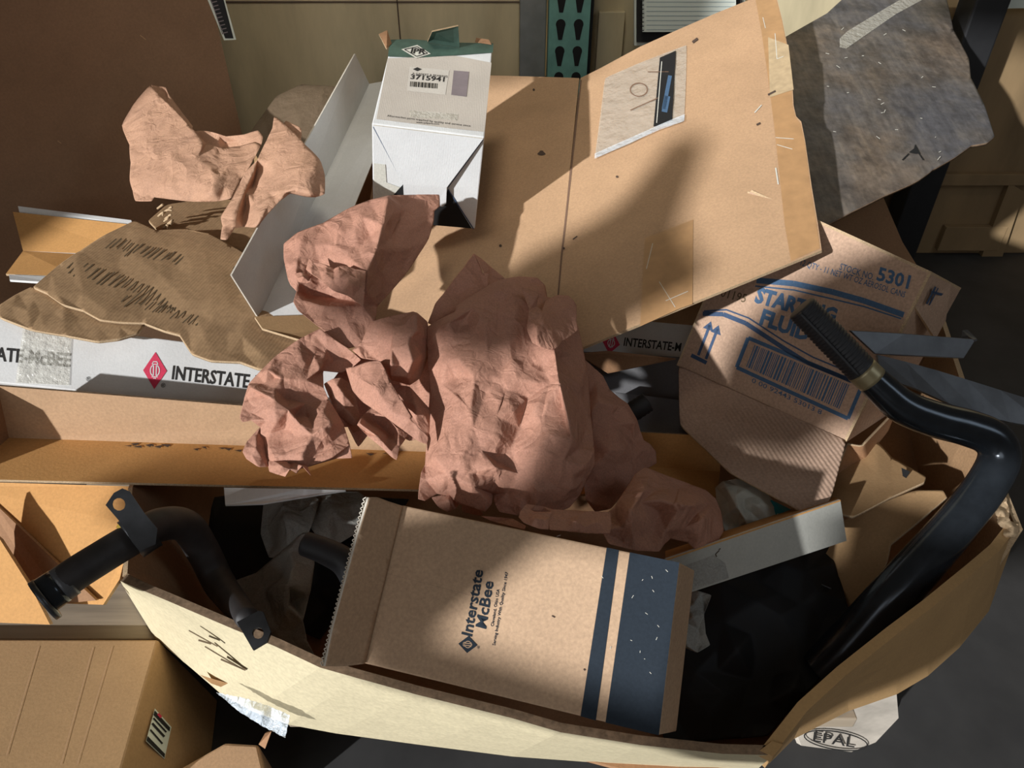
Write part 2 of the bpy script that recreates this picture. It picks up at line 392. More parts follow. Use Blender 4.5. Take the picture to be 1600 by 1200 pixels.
slab('paper_sheet', [Y(1543, 0, YC-.01), Y(1543, 14, YC-.01), Y(1640, 12, YC-.01), Y(1640, -60, YC-.01)], .002, 'page', None, bevel=0)
tag(bpy.data.objects['paper_sheet'], 'white sheet of paper at the top right over the brown crate', 'paper')

# green rack upright with teardrop holes
x0, x1 = xl(857, 60, 1.9), xl(920, 60, 1.9)
rk = thing('rack_upright', ((x0+x1)/2, 1.93, 0), 'green steel pallet rack upright with black teardrop holes', 'rack post')
fx = [(x0, 1.9), (x1, 1.9), (x1, 1.97), (x1-.004, 1.97), (x1-.004, 1.904), (x0+.004, 1.904), (x0+.004, 1.97), (x0, 1.97)]
vs = [V((a, b, 0)) for a, b in fx]+[V((a, b, 1.6)) for a, b in fx]; k = len(fx)
fix(mk('upright', vs, [list(range(k-1, -1, -1)), list(range(k, 2*k))]+[[i, (i+1) % k, (i+1) % k+k, i+k] for i in range(k)], 'green_steel', rk))
def teardrop(cx, z, s=1):
    o = []
    for i in range(13):
        a = math.radians(-30+240*i/12); o.append(V((cx+.0115*s*math.cos(a), 1.899, z+.0115*s*math.sin(a))))
    o += [V((cx-.0045*s, 1.899, z-.034*s)), V((cx+.0045*s, 1.899, z-.034*s))]
    return o
for i in range(14):
    for sx in (.29, .73):
        z = zl(890, 38, 1.9)+(i-9)*.0595
        slab('hole', teardrop(x0+(x1-x0)*sx, z), .004, 'hole', rk)
gp = bx('steel_post', (xl(812, 60, 1.95), 1.95, 0), (xl(853, 60, 1.95), 2.03, 1.5), 'grey_post', None, .003); tag(gp, 'dull grey steel post left of the green rack upright', 'post')
bk = bx('steel_post', (xl(925, 60, 1.96)-.016, 1.96, 0), (xl(925, 60, 1.96), 2.08, 1.5), 'black_post', None, .002); tag(bk, 'narrow black edge strip right of the green rack upright', 'post')
a, b = Y(1398, 330, 1.98), Y(1512, 0, 1.98)
bp_ = bx('black_post', (a.x-.0, 1.94, 0), (a.x+.085, 2.02, 1.5), 'black_post', None, .006); tag(bp_, 'thick black upright post behind the stained cardboard', 'post')
# notebook
nb = thing('notebook', Y(1075, 60, 1.99), 'spiral notebook with a ruled page on a black cover standing by the crate', 'notebook')
slab('cover', [Y(995, -60, 2.0), Y(995, 66, 2.0), Y(1160, 66, 2.0), Y(1160, -60, 2.0)], .01, 'ink_black', nb)
slab('cover_border', [Y(991, -60, 2.008), Y(991, 71, 2.008), Y(1164, 71, 2.008), Y(1164, -60, 2.008)], .01, 'page', nb)
slab('ruled_page', [Y(1004, -60, 1.985), Y(1004, 50, 1.985), Y(1150, 50, 1.985), Y(1150, -60, 1.985)], .006, 'page', nb)
pn = Pl(Y(1004, 0, 1.985), Y(1004, 50, 1.985), Y(1150, 50, 1.985))
marks('ruled_line', pn, [line((1010, -40+i*7.2), (1148, -40+i*7.2), 1.0) for i in range(13)], 'line_grey', nb)
for i in range(16):
    q = Y(1004, -52+i*6.6, 1.985)
    tube('spiral_ring', [q+V((.004*math.cos(a)-.001, -.001-.004*math.sin(a), 0)) for a in (0, 1, 2, 3, 4, 5, 6)], [.0009]*7, 'plastic_black', nb, 6, sub=2)

# ------------------------------------------------------------------ tall carton behind left
A_ = D(0, 430, 1.60); B_ = Y(390, 262, 1.72)
dv = (B_-A_); dv.z = 0; dvn = dv.normalized(); nv = V((dvn.y, -dvn.x, 0))     # nv faces the viewer side
if nv.dot(CAM-A_) < 0: nv = -nv
p0 = V((A_.x, A_.y, 0))-dvn*.25; p1 = V((B_.x, B_.y, 0)); H = 1.25
tc_ = thing('large_carton', (p0+p1)/2-nv*.3, 'tall dark brown cardboard carton standing behind the pile at left', 'carton')
slab('front_panel', [p0, p1, p1+V((0, 0, H)), p0+V((0, 0, H))], .006, 'carton_brown', tc_, 'card_edge')
slab('side_panel', [p1-nv*.007, p1-nv*.33, p1-nv*.33+V((0, 0, H)), p1-nv*.007+V((0, 0, H))], .006, 'carton_brown', tc_, 'card_edge', away=False)
slab('side_panel', [p0-nv*.007, p0-nv*.33, p0-nv*.33+V((0, 0, H)), p0-nv*.007+V((0, 0, H))], .006, 'carton_brown', tc_, 'card_edge')
slab('back_panel', [p0-nv*.33, p1-nv*.33, p1-nv*.33+V((0, 0, H)), p0-nv*.33+V((0, 0, H))], .006, 'carton_brown', tc_, 'card_edge')
pf = Pl(p0, p1, p1+V((0, 0, 1)))
marks('sticker', pf, [[(322, -6), (350, -6), (369, 62), (350, 63)]], 'page', tc_, .001)
marks('sticker_print', pf, [[(326, -6), (348, -6), (365, 60), (352, 60)]], 'plastic_black', tc_, .0015)
marks('sticker_lettering', pf, [line((329+i*2.1, -2+i*6), (337+i*2.1, -4+i*6), 1.6) for i in range(10)]+[line((329, -2), (348, 54), 1)], 'purple_grey', tc_, .002)
marks('scuff', pf, [line((219, 55), (228, 62), 1.2), line((90, 220), (96, 224), 1)], 'kraft', tc_, .001)

# ================================================================== the pallet and the bulk box
pz = .144
pal = thing('wooden_pallet', (.05, .9, 0), 'weathered wooden pallet under the bulk box stamped EPAL on its corner block', 'pallet')
for i, (ya, yb) in enumerate(((.50, .59), (.62, .72), (.76, .90), (.96, 1.06), (1.12, 1.25))):
    bx('deck_board', (-.80 if i else -.3, ya, .122), (.62 if i else .46, yb, pz), 'timber', pal, .002)
for xa in (-.78, -.1, .47):
    bx('stringer_board', (xa, .62, .10), (xa+.12, 1.25, .1215), 'timber', pal, .002)
    for ya in (.62, .86, 1.12):
        if not (xa > .4 and ya < .5): bx('block', (xa, ya, .022), (xa+.12, ya+.12, .0995), 'timber', pal, .003)
    bx('bottom_board', (xa, .62, 0), (xa+.12, 1.25, .0215), 'timber', pal, .002)
bl = box8('block', [D(1232, 1110, 1.07), D(1398, 1080, 1.12), D(1396, 1122, 1.12), D(1250, 1155, 1.07)],
          [D(1225, 1085, 1.15), D(1380, 1050, 1.2), D(1380, 1110, 1.2), D(1240, 1140, 1.15)], 'pallet_wood', pal, .004)
pe = Pl(D(1232, 1112, 1.02), D(1401, 1085, 1.07), D(1330, 1175, 1.04))
slab('block_end', [pe.hit(*q) for q in [(1232, 1112), (1401, 1085), (1404, 1122), (1368, 1160), (1330, 1175), (1252, 1165)]], .01, 'pallet_wood', pal)
marks('stamp_oval', pe, ring(1306, 1157, 51, 15, 2.2, math.radians(9)), 'ink_black', pal, .003)
text('stamp_lettering', 'EPAL', (1270, 1158), (1335, 1168), (2, -15), pe, 'ink_black', pal, .008, off=.003)

gb = thing('bulk_box', (.1, .9, pz), 'big open cardboard bulk box on the pallet, overflowing with scrap cartons', 'bulk box')
rz = .35
def wall(name, rim, bot, mat, zr=rz, zb=pz+.003, rimmat='rim_dark', th=.009, bulge=.0, n=5):
    """wall skin between a rim line and a bottom line (pixels), thickened inwards"""
    k = len(rim); R0 = [Z(x, y, zr if len(q) == 0 else q[0]) for x, y, *q in rim]; B0 = [Z(x, y, zb if len(q) == 0 else q[0]) for x, y, *q in bot]
    ctr = V((.1, .9, .25))
    vs, fs = [], []
    for j in range(n+1):
        t = j/n
        for i in range(k):
            p = R0[i].lerp(B0[i], t); o = (p-ctr); o.z = 0; p = p+o.normalized()*bulge*math.sin(math.pi*t); vs.append(p)
    off = len(vs)
    for j in range(n+1):
        for i in range(k):
            a = vs[j*k+max(0, i-1)]; b = vs[j*k+min(k-1, i+1)]; d = (b-a); d.z = 0; d.normalize(); nn = V((d.y, -d.x, 0))
            if nn.dot(vs[j*k+i]-ctr) > 0: nn = -nn
            vs.append(vs[j*k+i]+nn*th)
    fm = []
    for j in range(n):
        for i in range(k-1):
            a = j*k+i; fs += [[a, a+1, a+k+1, a+k], [off+a, off+a+k, off+a+k+1, off+a+1]]; fm += [0, 2]
    for i in range(k-1): fs += [[i, off+i, off+i+1, i+1]]; fm.append(1)
    for j in range(n): fs += [[j*k, j*k+k, off+j*k+k, off+j*k], [j*k+k-1, off+j*k+k-1, off+j*k+2*k-1, j*k+2*k-1]]; fm += [1, 1]
    ob = mk(name, vs, fs, mat, gb, rim=rimmat, mats=['kraft'], fm=fm, smooth=False); fix(ob)
    return ob
front_rim = [(188, 908), (260, 938), (360, 981), (430, 1010), (500, 1043), (560, 1060), (650, 1085), (800, 1122), (875, 1144), (1000, 1164), (1075, 1172), (1130, 1178), (1208, 1180)]
front_bot = [(196, 922), (243, 998), (300, 1045), (345, 1084), (395, 1112), (450, 1132), (525, 1146), (650, 1163), (800, 1182), (950, 1193), (1060, 1199), (1120, 1200), (1180, 1205)]
fw_ = wall('front_wall', front_rim, front_bot, 'wall_cream', rimmat='rim_dark', th=.010)
slab('corner_fold', [Z(1188, 1172, rz+.0015), Z(1208, 1182, rz+.0015), Z(1224, 1163, rz+.0015), Z(1206, 1158, rz+.0015)], .012, 'wall_tan', gb)
right_rim = [(1208, 1180), (1262, 1110), (1322, 1055), (1400, 992), (1455, 950), (1525, 892), (1562, 860), (1588, 826)]
right_bot = [(1195, 1200), (1240, 1155), (1326, 1111), (1401, 1085), (1450, 1056), (1499, 1012), (1545, 955), (1582, 850)]
wall('front_right_wall', right_rim, right_bot, 'wall_tan', rimmat='wall_tan', th=.012)
# right wall (its inner face is seen), back wall, left wall
def wall3(name, pts, mat, zb=pz, th=.008):
    vs = [V(p) for p in pts]; n = len(vs)
    for i in range(n-1):
        a, b = vs[i], vs[i+1]
        slab(name, [a, b, V((b.x, b.y, zb)), V((a.x, a.y, zb))], th, mat, gb, 'card_edge')
RC = Z(1588, 826, rz)
wall3('right_wall', [RC, Z(1520, 655, .36), Z(1470, 500, .36)], 'kraft')
wall3('back_wall', [Z(1470, 500, .36), V((.80, 1.75, .36)), V((-.35, 1.95, .36)), V((-.62, 1.5, .36))], 'kraft_deep')
LC = Z(190, 908, rz)
la, lb_, lc_ = Z(199, 896, rz-.004), Z(207, 762, rz), V((-.60, 1.2, .33))
slab('left_wall', [la, lb_, V((lb_.x+.07, lb_.y, pz)), V((la.x+.09, la.y+.05, pz))], .007, 'kraft_deep', gb, 'card_edge')
slab('left_wall', [lb_, lc_, V((lc_.x+.03, lc_.y, pz)), V((lb_.x+.07, lb_.y, pz))], .007, 'kraft_deep', gb, 'card_edge')
slab('left_wall', [lc_, V((-.62, 1.5, .36)), V((-.58, 1.5, pz)), V((lc_.x+.03, lc_.y, pz))], .007, 'kraft_deep', gb, 'card_edge')
# raised dark back flap at right
pfp = Pl(D(1380, 308, 1.58), D(1436, 420, 1.47), D(1250, 420, 1.45))
slab('flap', [pfp.hit(*q) for q in [(1380, 308), (1410, 378), (1437, 422), (1250, 440), (1200, 330), (1300, 280)]], .006, 'kraft_deep', gb, 'card_edge')
bm_ = slab('bottom_panel', [V((LC.x+.03, LC.y+.02, pz+.012)), V((.25, .40, pz+.012)), V((.70, .72, pz+.012)), V((.78, .95, pz+.012)), V((.95, 1.3, pz+.012)), V((.80, 1.745, pz+.012)), V((-.35, 1.945, pz+.012)), V((-.60, 1.5, pz+.012)), V((-.57, 1.2, pz+.012))], .006, 'kraft_deep', gb)
# torn fibres at the right corner
vs, fs = relief([(1560, 770, 0), (1572, 775, 1), (1578, 795, 1), (1577, 815, 1), (1590, 818, .5), (1588, 835, 0), (1572, 838, 0), (1560, 815, 0), (1555, 790, 0)], [], lambda x, y: (rz-CAM.z)/ray(x, y).z+.0, .8, 7, 1.5, 5, 5)
sheet('torn_corner', [(vs, fs)], 'card_edge', gb, .002)
# tape and loose clear film on the front wall
pw = Pl(Z(360, 985, rz), Z(640, 1085, rz), Z(525, 1146, pz))
marks('tape_strip', pw, [[(312, 1054), (330, 1060), (500, 1108), (497, 1114), (400, 1093), (330, 1068)]], 'tape_brown', fw_, .004)
o = sheet('loose_film', [relief([(338, 1082, 0), (380, 1090, 1), (425, 1105, 1.5), (453, 1117, 2), (450, 1135, 2.6), (446, 1153, 3), (415, 1137, 2), (375, 1113, 1.5)], [(410, 1112, 2.4)], lambda x, y: (Z(x, 1130, pz+.04)-CAM).dot(FW)-.005, .3, 12, .8, 8, 3)], 'clear_film', fw_, .0003)
marks('scuff', pw, [line((295, 985), (340, 1010), 2), line((320, 1010), (380, 1046), 2.2), line((345, 1030), (384, 1047), 3), line((310, 1000), (330, 1006), 3)], 'ink_olive', fw_, .0045)

# ================================================================== things deep in the bulk box
o = sheet('dark_void_sheet', [relief([(1050, 900, 0), (1150, 880, 3), (1290, 840, 4), (1330, 960, 2), (1290, 1050, 0), (1200, 1150, -2), (1040, 1165, -2), (1000, 1000, 0)], [(1180, 940, 4), (1240, 1000, 1), (1120, 1050, 0)], basez(pz+.045), 1.4, 34, 1, 18, 21)], 'plastic_black', None, .001)  # added black sheet that makes the pit dark; only shade lies there
tag(o, 'black sheet added for the dark void right of the striped carton', 'dark sheet')
o = sheet('dark_void_sheet', [relief([(205, 790, 0), (400, 770, 0), (640, 780, 2), (570, 900, 0), (500, 1000, -1), (380, 950, 0), (210, 900, 0)], [(330, 850, 1), (450, 850, 3)], basez(pz+.03), 1.2, 34, 1, 18, 22)], 'plastic_black', None, .001)  # second added black sheet, stands for the shade in the left hollow
tag(o, 'black sheet added for the dark void under the white paper left of the striped carton', 'dark sheet')
# white crumpled papers at left inside
wb = basez(pz+.075)
o = sheet('packing_paper', [relief([(412, 785, 2), (440, 768, 3), (480, 766, 3), (500, 780, 4), (484, 830, 5), (462, 870, 3), (420, 872, 2), (407, 835, 1)], [(445, 810, 6), (470, 800, 4)], wb, 1.0, 20, 1, 12, 31),
    relief([(480, 766, 2), (560, 768, 3), (575, 780, 4), (562, 830, 3), (530, 850, 2), (500, 845, 3), (482, 820, 4)], [(520, 800, 5)], wb, 1.0, 20, 1, 12, 32)], 'white_paper', None, .0005)
tag(o, 'crumpled off-white packing paper in shadow under the long brown tray', 'packing paper')
o = sheet('packing_paper', [relief([(365, 908, 1), (400, 895, 2), (474, 832, 5), (482, 838, 5), (492, 875, 6), (484, 930, 5), (474, 970, 4), (480, 1000, 3), (500, 1040, 2), (440, 1010, 1), (400, 970, 1)], [(440, 900, 4), (455, 940, 3), (452, 860, 6)], wb, .5, 26, .5, 16, 33, ridges=[[(458, 880, 7), (452, 915, 7), (449, 948, 6)]])], 'white_paper', None, .0005)
tag(o, 'flat folded off-white paper sheet with a raised crease beside the hooked bracket', 'packing paper')
o = sheet('packing_paper', [relief([(1064, 945, 3), (1085, 922, 4), (1112, 930, 5), (1100, 960, 4), (1103, 990, 3), (1110, 1008, 2), (1090, 1020, 2), (1066, 1010, 2)], [(1085, 965, 5)], wb, .9, 12, 1, 9, 34)], 'white_paper', None, .0005)
tag(o, 'small torn off-white paper scrap tucked at the right edge of the striped carton', 'packing paper')
o = slab('cardboard_strip', [D(350, 762, 1.02), D(470, 764, 1.02), D(540, 766, 1.03), D(410, 787, 1.0), D(352, 789, 1.0)], .003, 'white_card'); tag(o, 'grey white card strip hanging below the front edge of the brown tray', 'card')
o = tube('dark_void_tube', [D(478, 850, .97), D(510, 862, .96), D(540, 880, .95), D(560, 915, .95)], [.016, .017, .018, .018], 'rubber'); tag(o, 'dull black tube filling the dark void on the off-white paper', 'dark tube')  # black tube put where there is only a dark void

# torn cardboard pieces at the right
o = sheet('cardboard_piece', [relief([(1330, 700, 0), (1370, 692, 1), (1393, 717, 0), (1418, 731, 0), (1447, 748, 0), (1444, 757, 0), (1390, 781, 0), (1333, 811, 0), (1290, 800, 0), (1290, 740, 0)], [(1370, 745, .5)], basep((1300, 800, 1.08), (1440, 750, 1.10), (1360, 700, 1.2)), .1, 30, 1.2, 10, 41)], 'outside_kraft', None, .004, rim='card_edge')
tag(o, 'torn tan cardboard piece with a hole, under the hanging flap of the blue-printed box', 'cardboard')
o = sheet('cardboard_piece', [relief([(1430, 768, 0), (1475, 768, 0), (1481, 779, 0), (1458, 799, 0), (1418, 833, 0), (1393, 853, 0), (1387, 881, 0), (1367, 921, 0), (1302, 994, 0), (1270, 965, 0), (1285, 880, 0), (1322, 813, 0), (1370, 790, 0)], [(1360, 850, .4)], basep((1300, 990, 1.05), (1475, 770, 1.055), (1320, 820, 1.12)), .1, 34, 1.4, 9, 42)], 'outside_kraft', None, .005, rim='card_edge')
tag(o, 'torn brown cardboard wedge leaning beside the thick black pipe', 'cardboard')
slab('hole', [D(1409, 731, 1.105), D(1422, 737, 1.105), D(1416, 747, 1.105), D(1411, 744, 1.105)], .001, 'hole', bpy.data.objects['cardboard_piece'])
nl = tube('bent_nail', [D(1283, 913, 1.06), D(1299, 920, 1.055)], [.0012, .0012], 'dark_steel', None, 8); tag(nl, 'small nail stuck in the brown cardboard wedge', 'nail')

# foam wrapped parcel with a teal print
fo = thing('wrapped_parcel', D(1170, 790, 1.12), 'plastic wrapped whitish parcel with a teal mark between red paper and blue-printed box', 'parcel')
sheet('wrapping', [relief([(1118, 762, 0), (1130, 752, 2), (1149, 748, 3), (1186, 761, 4), (1206, 780, 3), (1216, 806, 2), (1200, 822, 0), (1163, 832, 0), (1135, 832, 0), (1122, 808, 0)], [(1150, 775, 5), (1185, 790, 5), (1140, 800, 2)], basep((1118, 800, 1.12), (1210, 800, 1.12), (1160, 750, 1.17)), .5, 11, .6, 9, 44, ridges=[[(1135, 762, 4), (1152, 792, 5), (1165, 812, 4)]])], 'foam', fo, .001)
slab('teal_label', [D(1205, 781, 1.1), D(1236, 796, 1.1), D(1232, 806, 1.09), D(1214, 806, 1.09)], .004, 'teal_ink', fo)
pt_ = Pl(D(1205, 781, 1.1), D(1236, 796, 1.1), D(1214, 806, 1.09))
marks('label_stripe', pt_, [line((1213, 806), (1224, 794), 2), line((1224, 794), (1234, 801), 2)], 'page', fo)
# long white box at lower right
wl = thing('long_white_box', D(1190, 870, 1.0), 'long white cardboard box end slanting behind the striped carton at the right', 'box')
qa = [D(1040, 874, .93), D(1313, 781, 1.03), D(1323, 845, 1.045), D(1060, 932, .945)]; qa[3] = Pl(*qa[:3]).hit(1060, 932)
qb = [D(1040, 858, 1.03), D(1300, 772, 1.13), D(1310, 825, 1.14), D(1060, 915, 1.04)]
slab('front_face', qa, .003, 'white_dirty', wl, 'flute_pale'); slab('inner_edge', [qa[0], qa[1], qb[1]+V((0, 0, -.004)), qb[0]+V((0, 0, -.004))], .002, 'kraft_orange', wl)
pq = Pl(*qa[:3]); marks('mark', pq, [line((1118, 866), (1124, 860), 1.5), line((1120, 870), (1118, 866), 1.5), line((1123, 859), (1126, 857), 1.5), ], 'dark_mark', wl)
marks('tape_patch', pq, [[(1062, 886), (1115, 868), (1133, 880), (1139, 903), (1070, 926)]], 'white_paper', wl)

# ================================================================== long cartons lying across
# brown tray at the front
tr = thing('long_tray', D(500, 720, 1.1), 'long open orange-brown cardboard tray lying across the bulk box under the red paper', 'tray')
fl0, fl1, fl2 = D(-60, 748, 1.00), D(700, 766, 1.08), D(1120, 778, 1.17)
bk0, bk1, bk2 = D(14, 684, 1.075), D(700, 707, 1.15), D(1125, 737, 1.24)
tp0, tp1, tp2 = D(-4, 603, 1.03), D(700, 660, 1.13), D(1125, 682, 1.22)
slab('tray_floor', [fl0, fl1, bk1, bk0], .004, 'kraft_orange', tr, 'card_edge'); slab('tray_floor', [fl1, fl2, bk2, bk1], .004, 'kraft_orange', tr, 'card_edge')
slab('tray_back', [bk0, bk1, tp1, tp0], .004, 'kraft_board', tr, 'rim_dark'); slab('tray_back', [bk1, bk2, tp2, tp1], .004, 'kraft_orange', tr, 'rim_dark')
slab('tray_end', [bk0, tp0, D(-70, 660, .98), fl0], .004, 'kraft_deep', tr, 'card_edge')
ptr = Pl(fl0, fl1, bk0)
rr = random.Random(3)
marks('dirt', ptr, [[(x+rr.uniform(-3, 3), y+rr.uniform(-1.5, 1.5)), (x+rr.uniform(8, 16), y+rr.uniform(-2, 1)), (x+rr.uniform(6, 12), y+rr.uniform(1.5, 4))] for x, y in [(195, 696), (210, 697), (225, 695), (240, 697), (252, 695), (300, 700), (312, 699), (350, 701), (365, 702), (380, 702), (340, 700), (595, 707), (610, 708), (570, 708), (205, 694), (232, 694)]], 'dark_mark', tr, .001)

# white printed box behind the tray
def printed_long_box(face, depth, label, cat='box', mat='white_card'):
    t = thing('long_white_box', face[3], label, cat)
    f = [D(*q) for q in face]; f[2] = Pl(f[0], f[1], f[3]).hit(face[2][0], face[2][1]); n = (f[1]-f[0]).cross(f[3]-f[0]).normalized()
    if n.dot(CAM-f[0]) > 0: n = -n
    bc = [p+n*depth for p in f]
    box8('body', f, bc, mat, t, .002)
    return t, Pl(f[0], f[1], f[3])
def diamond_logo(pl, cx, cy, w_, h_, mat, pale, t, ang=0):
    def q(x, y): a = ang; return (cx+x*math.cos(a)-y*math.sin(a), cy+x*math.sin(a)+y*math.cos(a))
    ld = marks('logo_diamond', pl, [[q(0, -h_), q(w_, 0), q(0, h_), q(-w_, 0)]], mat, t, .0007)
    P = []
    for sx in (-1, 1):     # two facing rounded letter forms with cap and foot
        P += [[q(*k) for k in line((sx*w_*.12, -h_*.28), (sx*w_*.12, h_*.28), w_*.09)]]
        pr = [(sx*w_*(.12+.26*math.sin(a)), -h_*.28*math.cos(a)) for a in [i*math.pi/10 for i in range(11)]]
        P += [[q(*k) for k in line(pr[i], pr[i+1], w_*.09)] for i in range(10)]
    P += [[q(*k) for k in line((-w_*.26, s*h_*.34), (w_*.26, s*h_*.34), w_*.07)] for s in (-1, 1)]
    P += [[q(*k) for k in line((-w_*.18, -h_*.48), (w_*.18, -h_*.48), w_*.07)], [q(*k) for k in line((-w_*.26, -h_*.34), (-w_*.14, -h_*.48), w_*.07)], [q(*k) for k in line((w_*.26, -h_*.34), (w_*.14, -h_*.48), w_*.07)], [q(*k) for k in line((-w_*.12, h_*.42), (w_*.12, h_*.42), w_*.06)]]
    marks('logo_emblem', pl, P, pale, ld, .0011)
t, p = printed_long_box([(-60, 488, 1.14), (640, 580, 1.20), (640, 664, 1.17), (-60, 592, 1.10)], .09, 'long white printed box with a red diamond logo behind the brown tray')
text('printed_lettering', 'INTERSTATE-McBEE', (268, 592), (456, 614), 21, p, 'ink_black', t, .022)
text('printed_lettering', 'ATE-McBEE', (-8, 563), (109, 573), 21, p, 'ink_black', t, .022)
diamond_logo(p, 242, 579, 18.5, 29, 'ink_red', 'white_card', t, .03)
marks('clear_tape', p, [[(36, 512), (112, 520), (108, 602), (24, 598)]], 'clear_tape', t, .0016)
text('registered_mark', '®', (251, 605), (258, 606), 7, p, 'ink_black', t); text('registered_mark', '®', (134, 595), (141, 596), 7, p, 'ink_black', t)
# dark printed box further right
t, p = printed_long_box([(860, 488, 1.45), (1130, 512, 1.5), (1120, 566, 1.44), (860, 545, 1.40)], .09, 'shadowed white printed box under the right end of the taped cardboard panel')
text('printed_lettering', 'INTERSTATE-M', (974, 540), (1064, 549), 13, p, 'ink_black', t, .022, .1)
diamond_logo(p, 955, 536, 14, 17, 'ink_red', 'white_card', t, .2)
t, p = printed_long_box([(900, 548, 1.40), (1110, 560, 1.42), (1100, 640, 1.38), (900, 640, 1.35)], .08, 'white box painted grey as shade, under the shadowed printed box right of the paper bag', 'box', 'shade_grey_card')  # this box and the next are white, their shade is in the colour
t, p = printed_long_box([(960, 612, 1.32), (1130, 632, 1.34), (1130, 700, 1.30), (960, 690, 1.28)], .05, 'white box painted grey as shade, below the ribbed black handle behind the paper', 'box', 'shade_grey_card')
o = slab('cardboard_strip', [D(900, 552, 1.39), D(950, 548, 1.38), D(1056, 560, 1.36), D(950, 582, 1.35)], .003, 'kraft_deep'); tag(o, 'thin dark card strip in the shadow right of the paper bag', 'card')
# second grip
g2 = thing('handlebar', D(1000, 640, 1.22), 'ribbed black grip lying in shadow behind the crumpled paper', 'handle')
tube('grip', [D(940, 672, 1.2), D(975, 652, 1.2), D(1012, 628, 1.2)], [.016, .017, .017], 'rubber', g2, 20, prof=lambda i, n: 1.0 if i % 2 else .93, sub=12)

# open orange box upper left
ob_ = thing('open_box', D(100, 380, 1.45), 'open white box showing an orange-brown inside, below the tall carton at left', 'box')
slab('back_side', [D(20, 331, 1.50), D(215, 352, 1.47), D(215, 400, 1.44), D(36, 392, 1.45)], .004, 'kraft_orange', ob_, 'white_card')
slab('bottom_side', [D(36, 392, 1.45), D(215, 402, 1.44), D(120, 432, 1.36), D(9, 428, 1.38)], .004, 'kraft_orange', ob_, 'card_edge')
slab('white_rim', [D(28, 322, 1.52), D(205, 344, 1.49), D(207, 352, 1.48), D(30, 331, 1.515)], .004, 'white_card', ob_)
slab('white_lip', [D(14, 429, 1.37), D(110, 433, 1.35), D(90, 442, 1.33), D(15, 437, 1.345)], .004, 'white_card', ob_)

# torn corrugated sheets
def cb(x, y): return 1.0/(1/1.40+(y-350)/180*(1/1.13-1/1.40)+(x-220)*-.00012)
o = sheet('torn_cardboard', [
    relief([(52, 452, 1), (95, 415, 1), (125, 395, 1), (160, 372, 1), (212, 347, 1), (245, 362, 1), (290, 360, 1), (330, 368, 1), (360, 385, 1), (385, 400, 1), (402, 480, 1), (470, 505, 1), (510, 530, 1), (440, 582, 1), (405, 580, 1), (375, 569, 1), (330, 567, 1), (300, 556, 1), (281, 527, 1), (262, 522, 1), (225, 508, 1), (190, 507, 1), (157, 503, 1.4), (130, 488, 1.2), (101, 480, 1.2), (75, 462, 1)],
           [(250, 430, 1.6), (330, 470, 2.0), (180, 440, 1.2)], cb, .38, 26, 1.6, 9, 51),
    relief([(0, 480, 0), (28, 462, 0), (52, 450, .3), (101, 478, .2), (157, 500, .2), (228, 508, 0), (217, 524, 0), (187, 533, 0), (154, 537, 0), (101, 527, 0), (49, 518, 0), (0, 499, 0)], [(100, 505, .6)], cb, .25, 20, 1.6, 9, 52)],
    'torn_brown', None, .004, rim='card_edge')
tag(o, 'torn brown corrugated cardboard sheet lying over the white printed box', 'cardboard')
fl_poly = []
pc = None
fb = relief([(232, 348, 0), (262, 322, 0), (330, 312, 0), (392, 318, 0), (412, 345, 0), (400, 400, 0), (370, 390, 0), (330, 370, 0), (290, 362, 0), (250, 366, 0)], [], lambda x, y: cb(x, y)+.03, .3, 22, 1.2, 9, 53)
o = sheet('torn_cardboard', [fb], 'torn_brown', None, .004, rim='card_edge'); tag(o, 'smaller dark torn cardboard piece with frayed end under the upper left paper', 'cardboard')
rr = random.Random(9)
for k in range(9):
    x = 244+rr.uniform(0, 20); y = 358-k*4
    q = tube('frayed_strip', [D(x, y, 1.42), D(x+8, y-6, 1.41), D(x+rr.uniform(4, 16), y-rr.uniform(0, 8), 1.405)], [.002, .0025, .0015], 'card_edge', o, 6, sub=3)
# printed dark lines on the torn sheet
vs, fs = [], []
def cbl(x, y): return D(x, y, cb(x, y)-.0205)
for (xa, ya, xb, yb, n, L) in ((182, 372, 375, 420, 24, 30), (120, 405, 300, 470, 22, 34), (200, 460, 330, 500, 14, 22)):
    for i in range(n):
        t_ = i/(n-1); x = xa+(xb-xa)*t_; y = ya+(yb-ya)*t_+rr.uniform(-2, 2); l = L*rr.uniform(.6, 1)
        k = len(vs); vs += [cbl(a, b) for a, b in line((x, y), (x-l*.75, y+l*.66), 2.0)]; fs.append([k, k+1, k+2, k+3])
mk('dark_flute_line', vs, fs, 'ink_olive', bpy.data.objects['torn_cardboard'])
# tan flap under the white angle
o = slab('cardboard_flap', [D(398, 495, 1.17), D(480, 492, 1.19), D(560, 500, 1.2), D(560, 560, 1.14), D(500, 540, 1.13), D(410, 513, 1.15)], .004, 'outside_kraft', None, 'card_edge'); tag(o, 'narrow tan cardboard flap just under the foot of the white angle strip', 'cardboard')

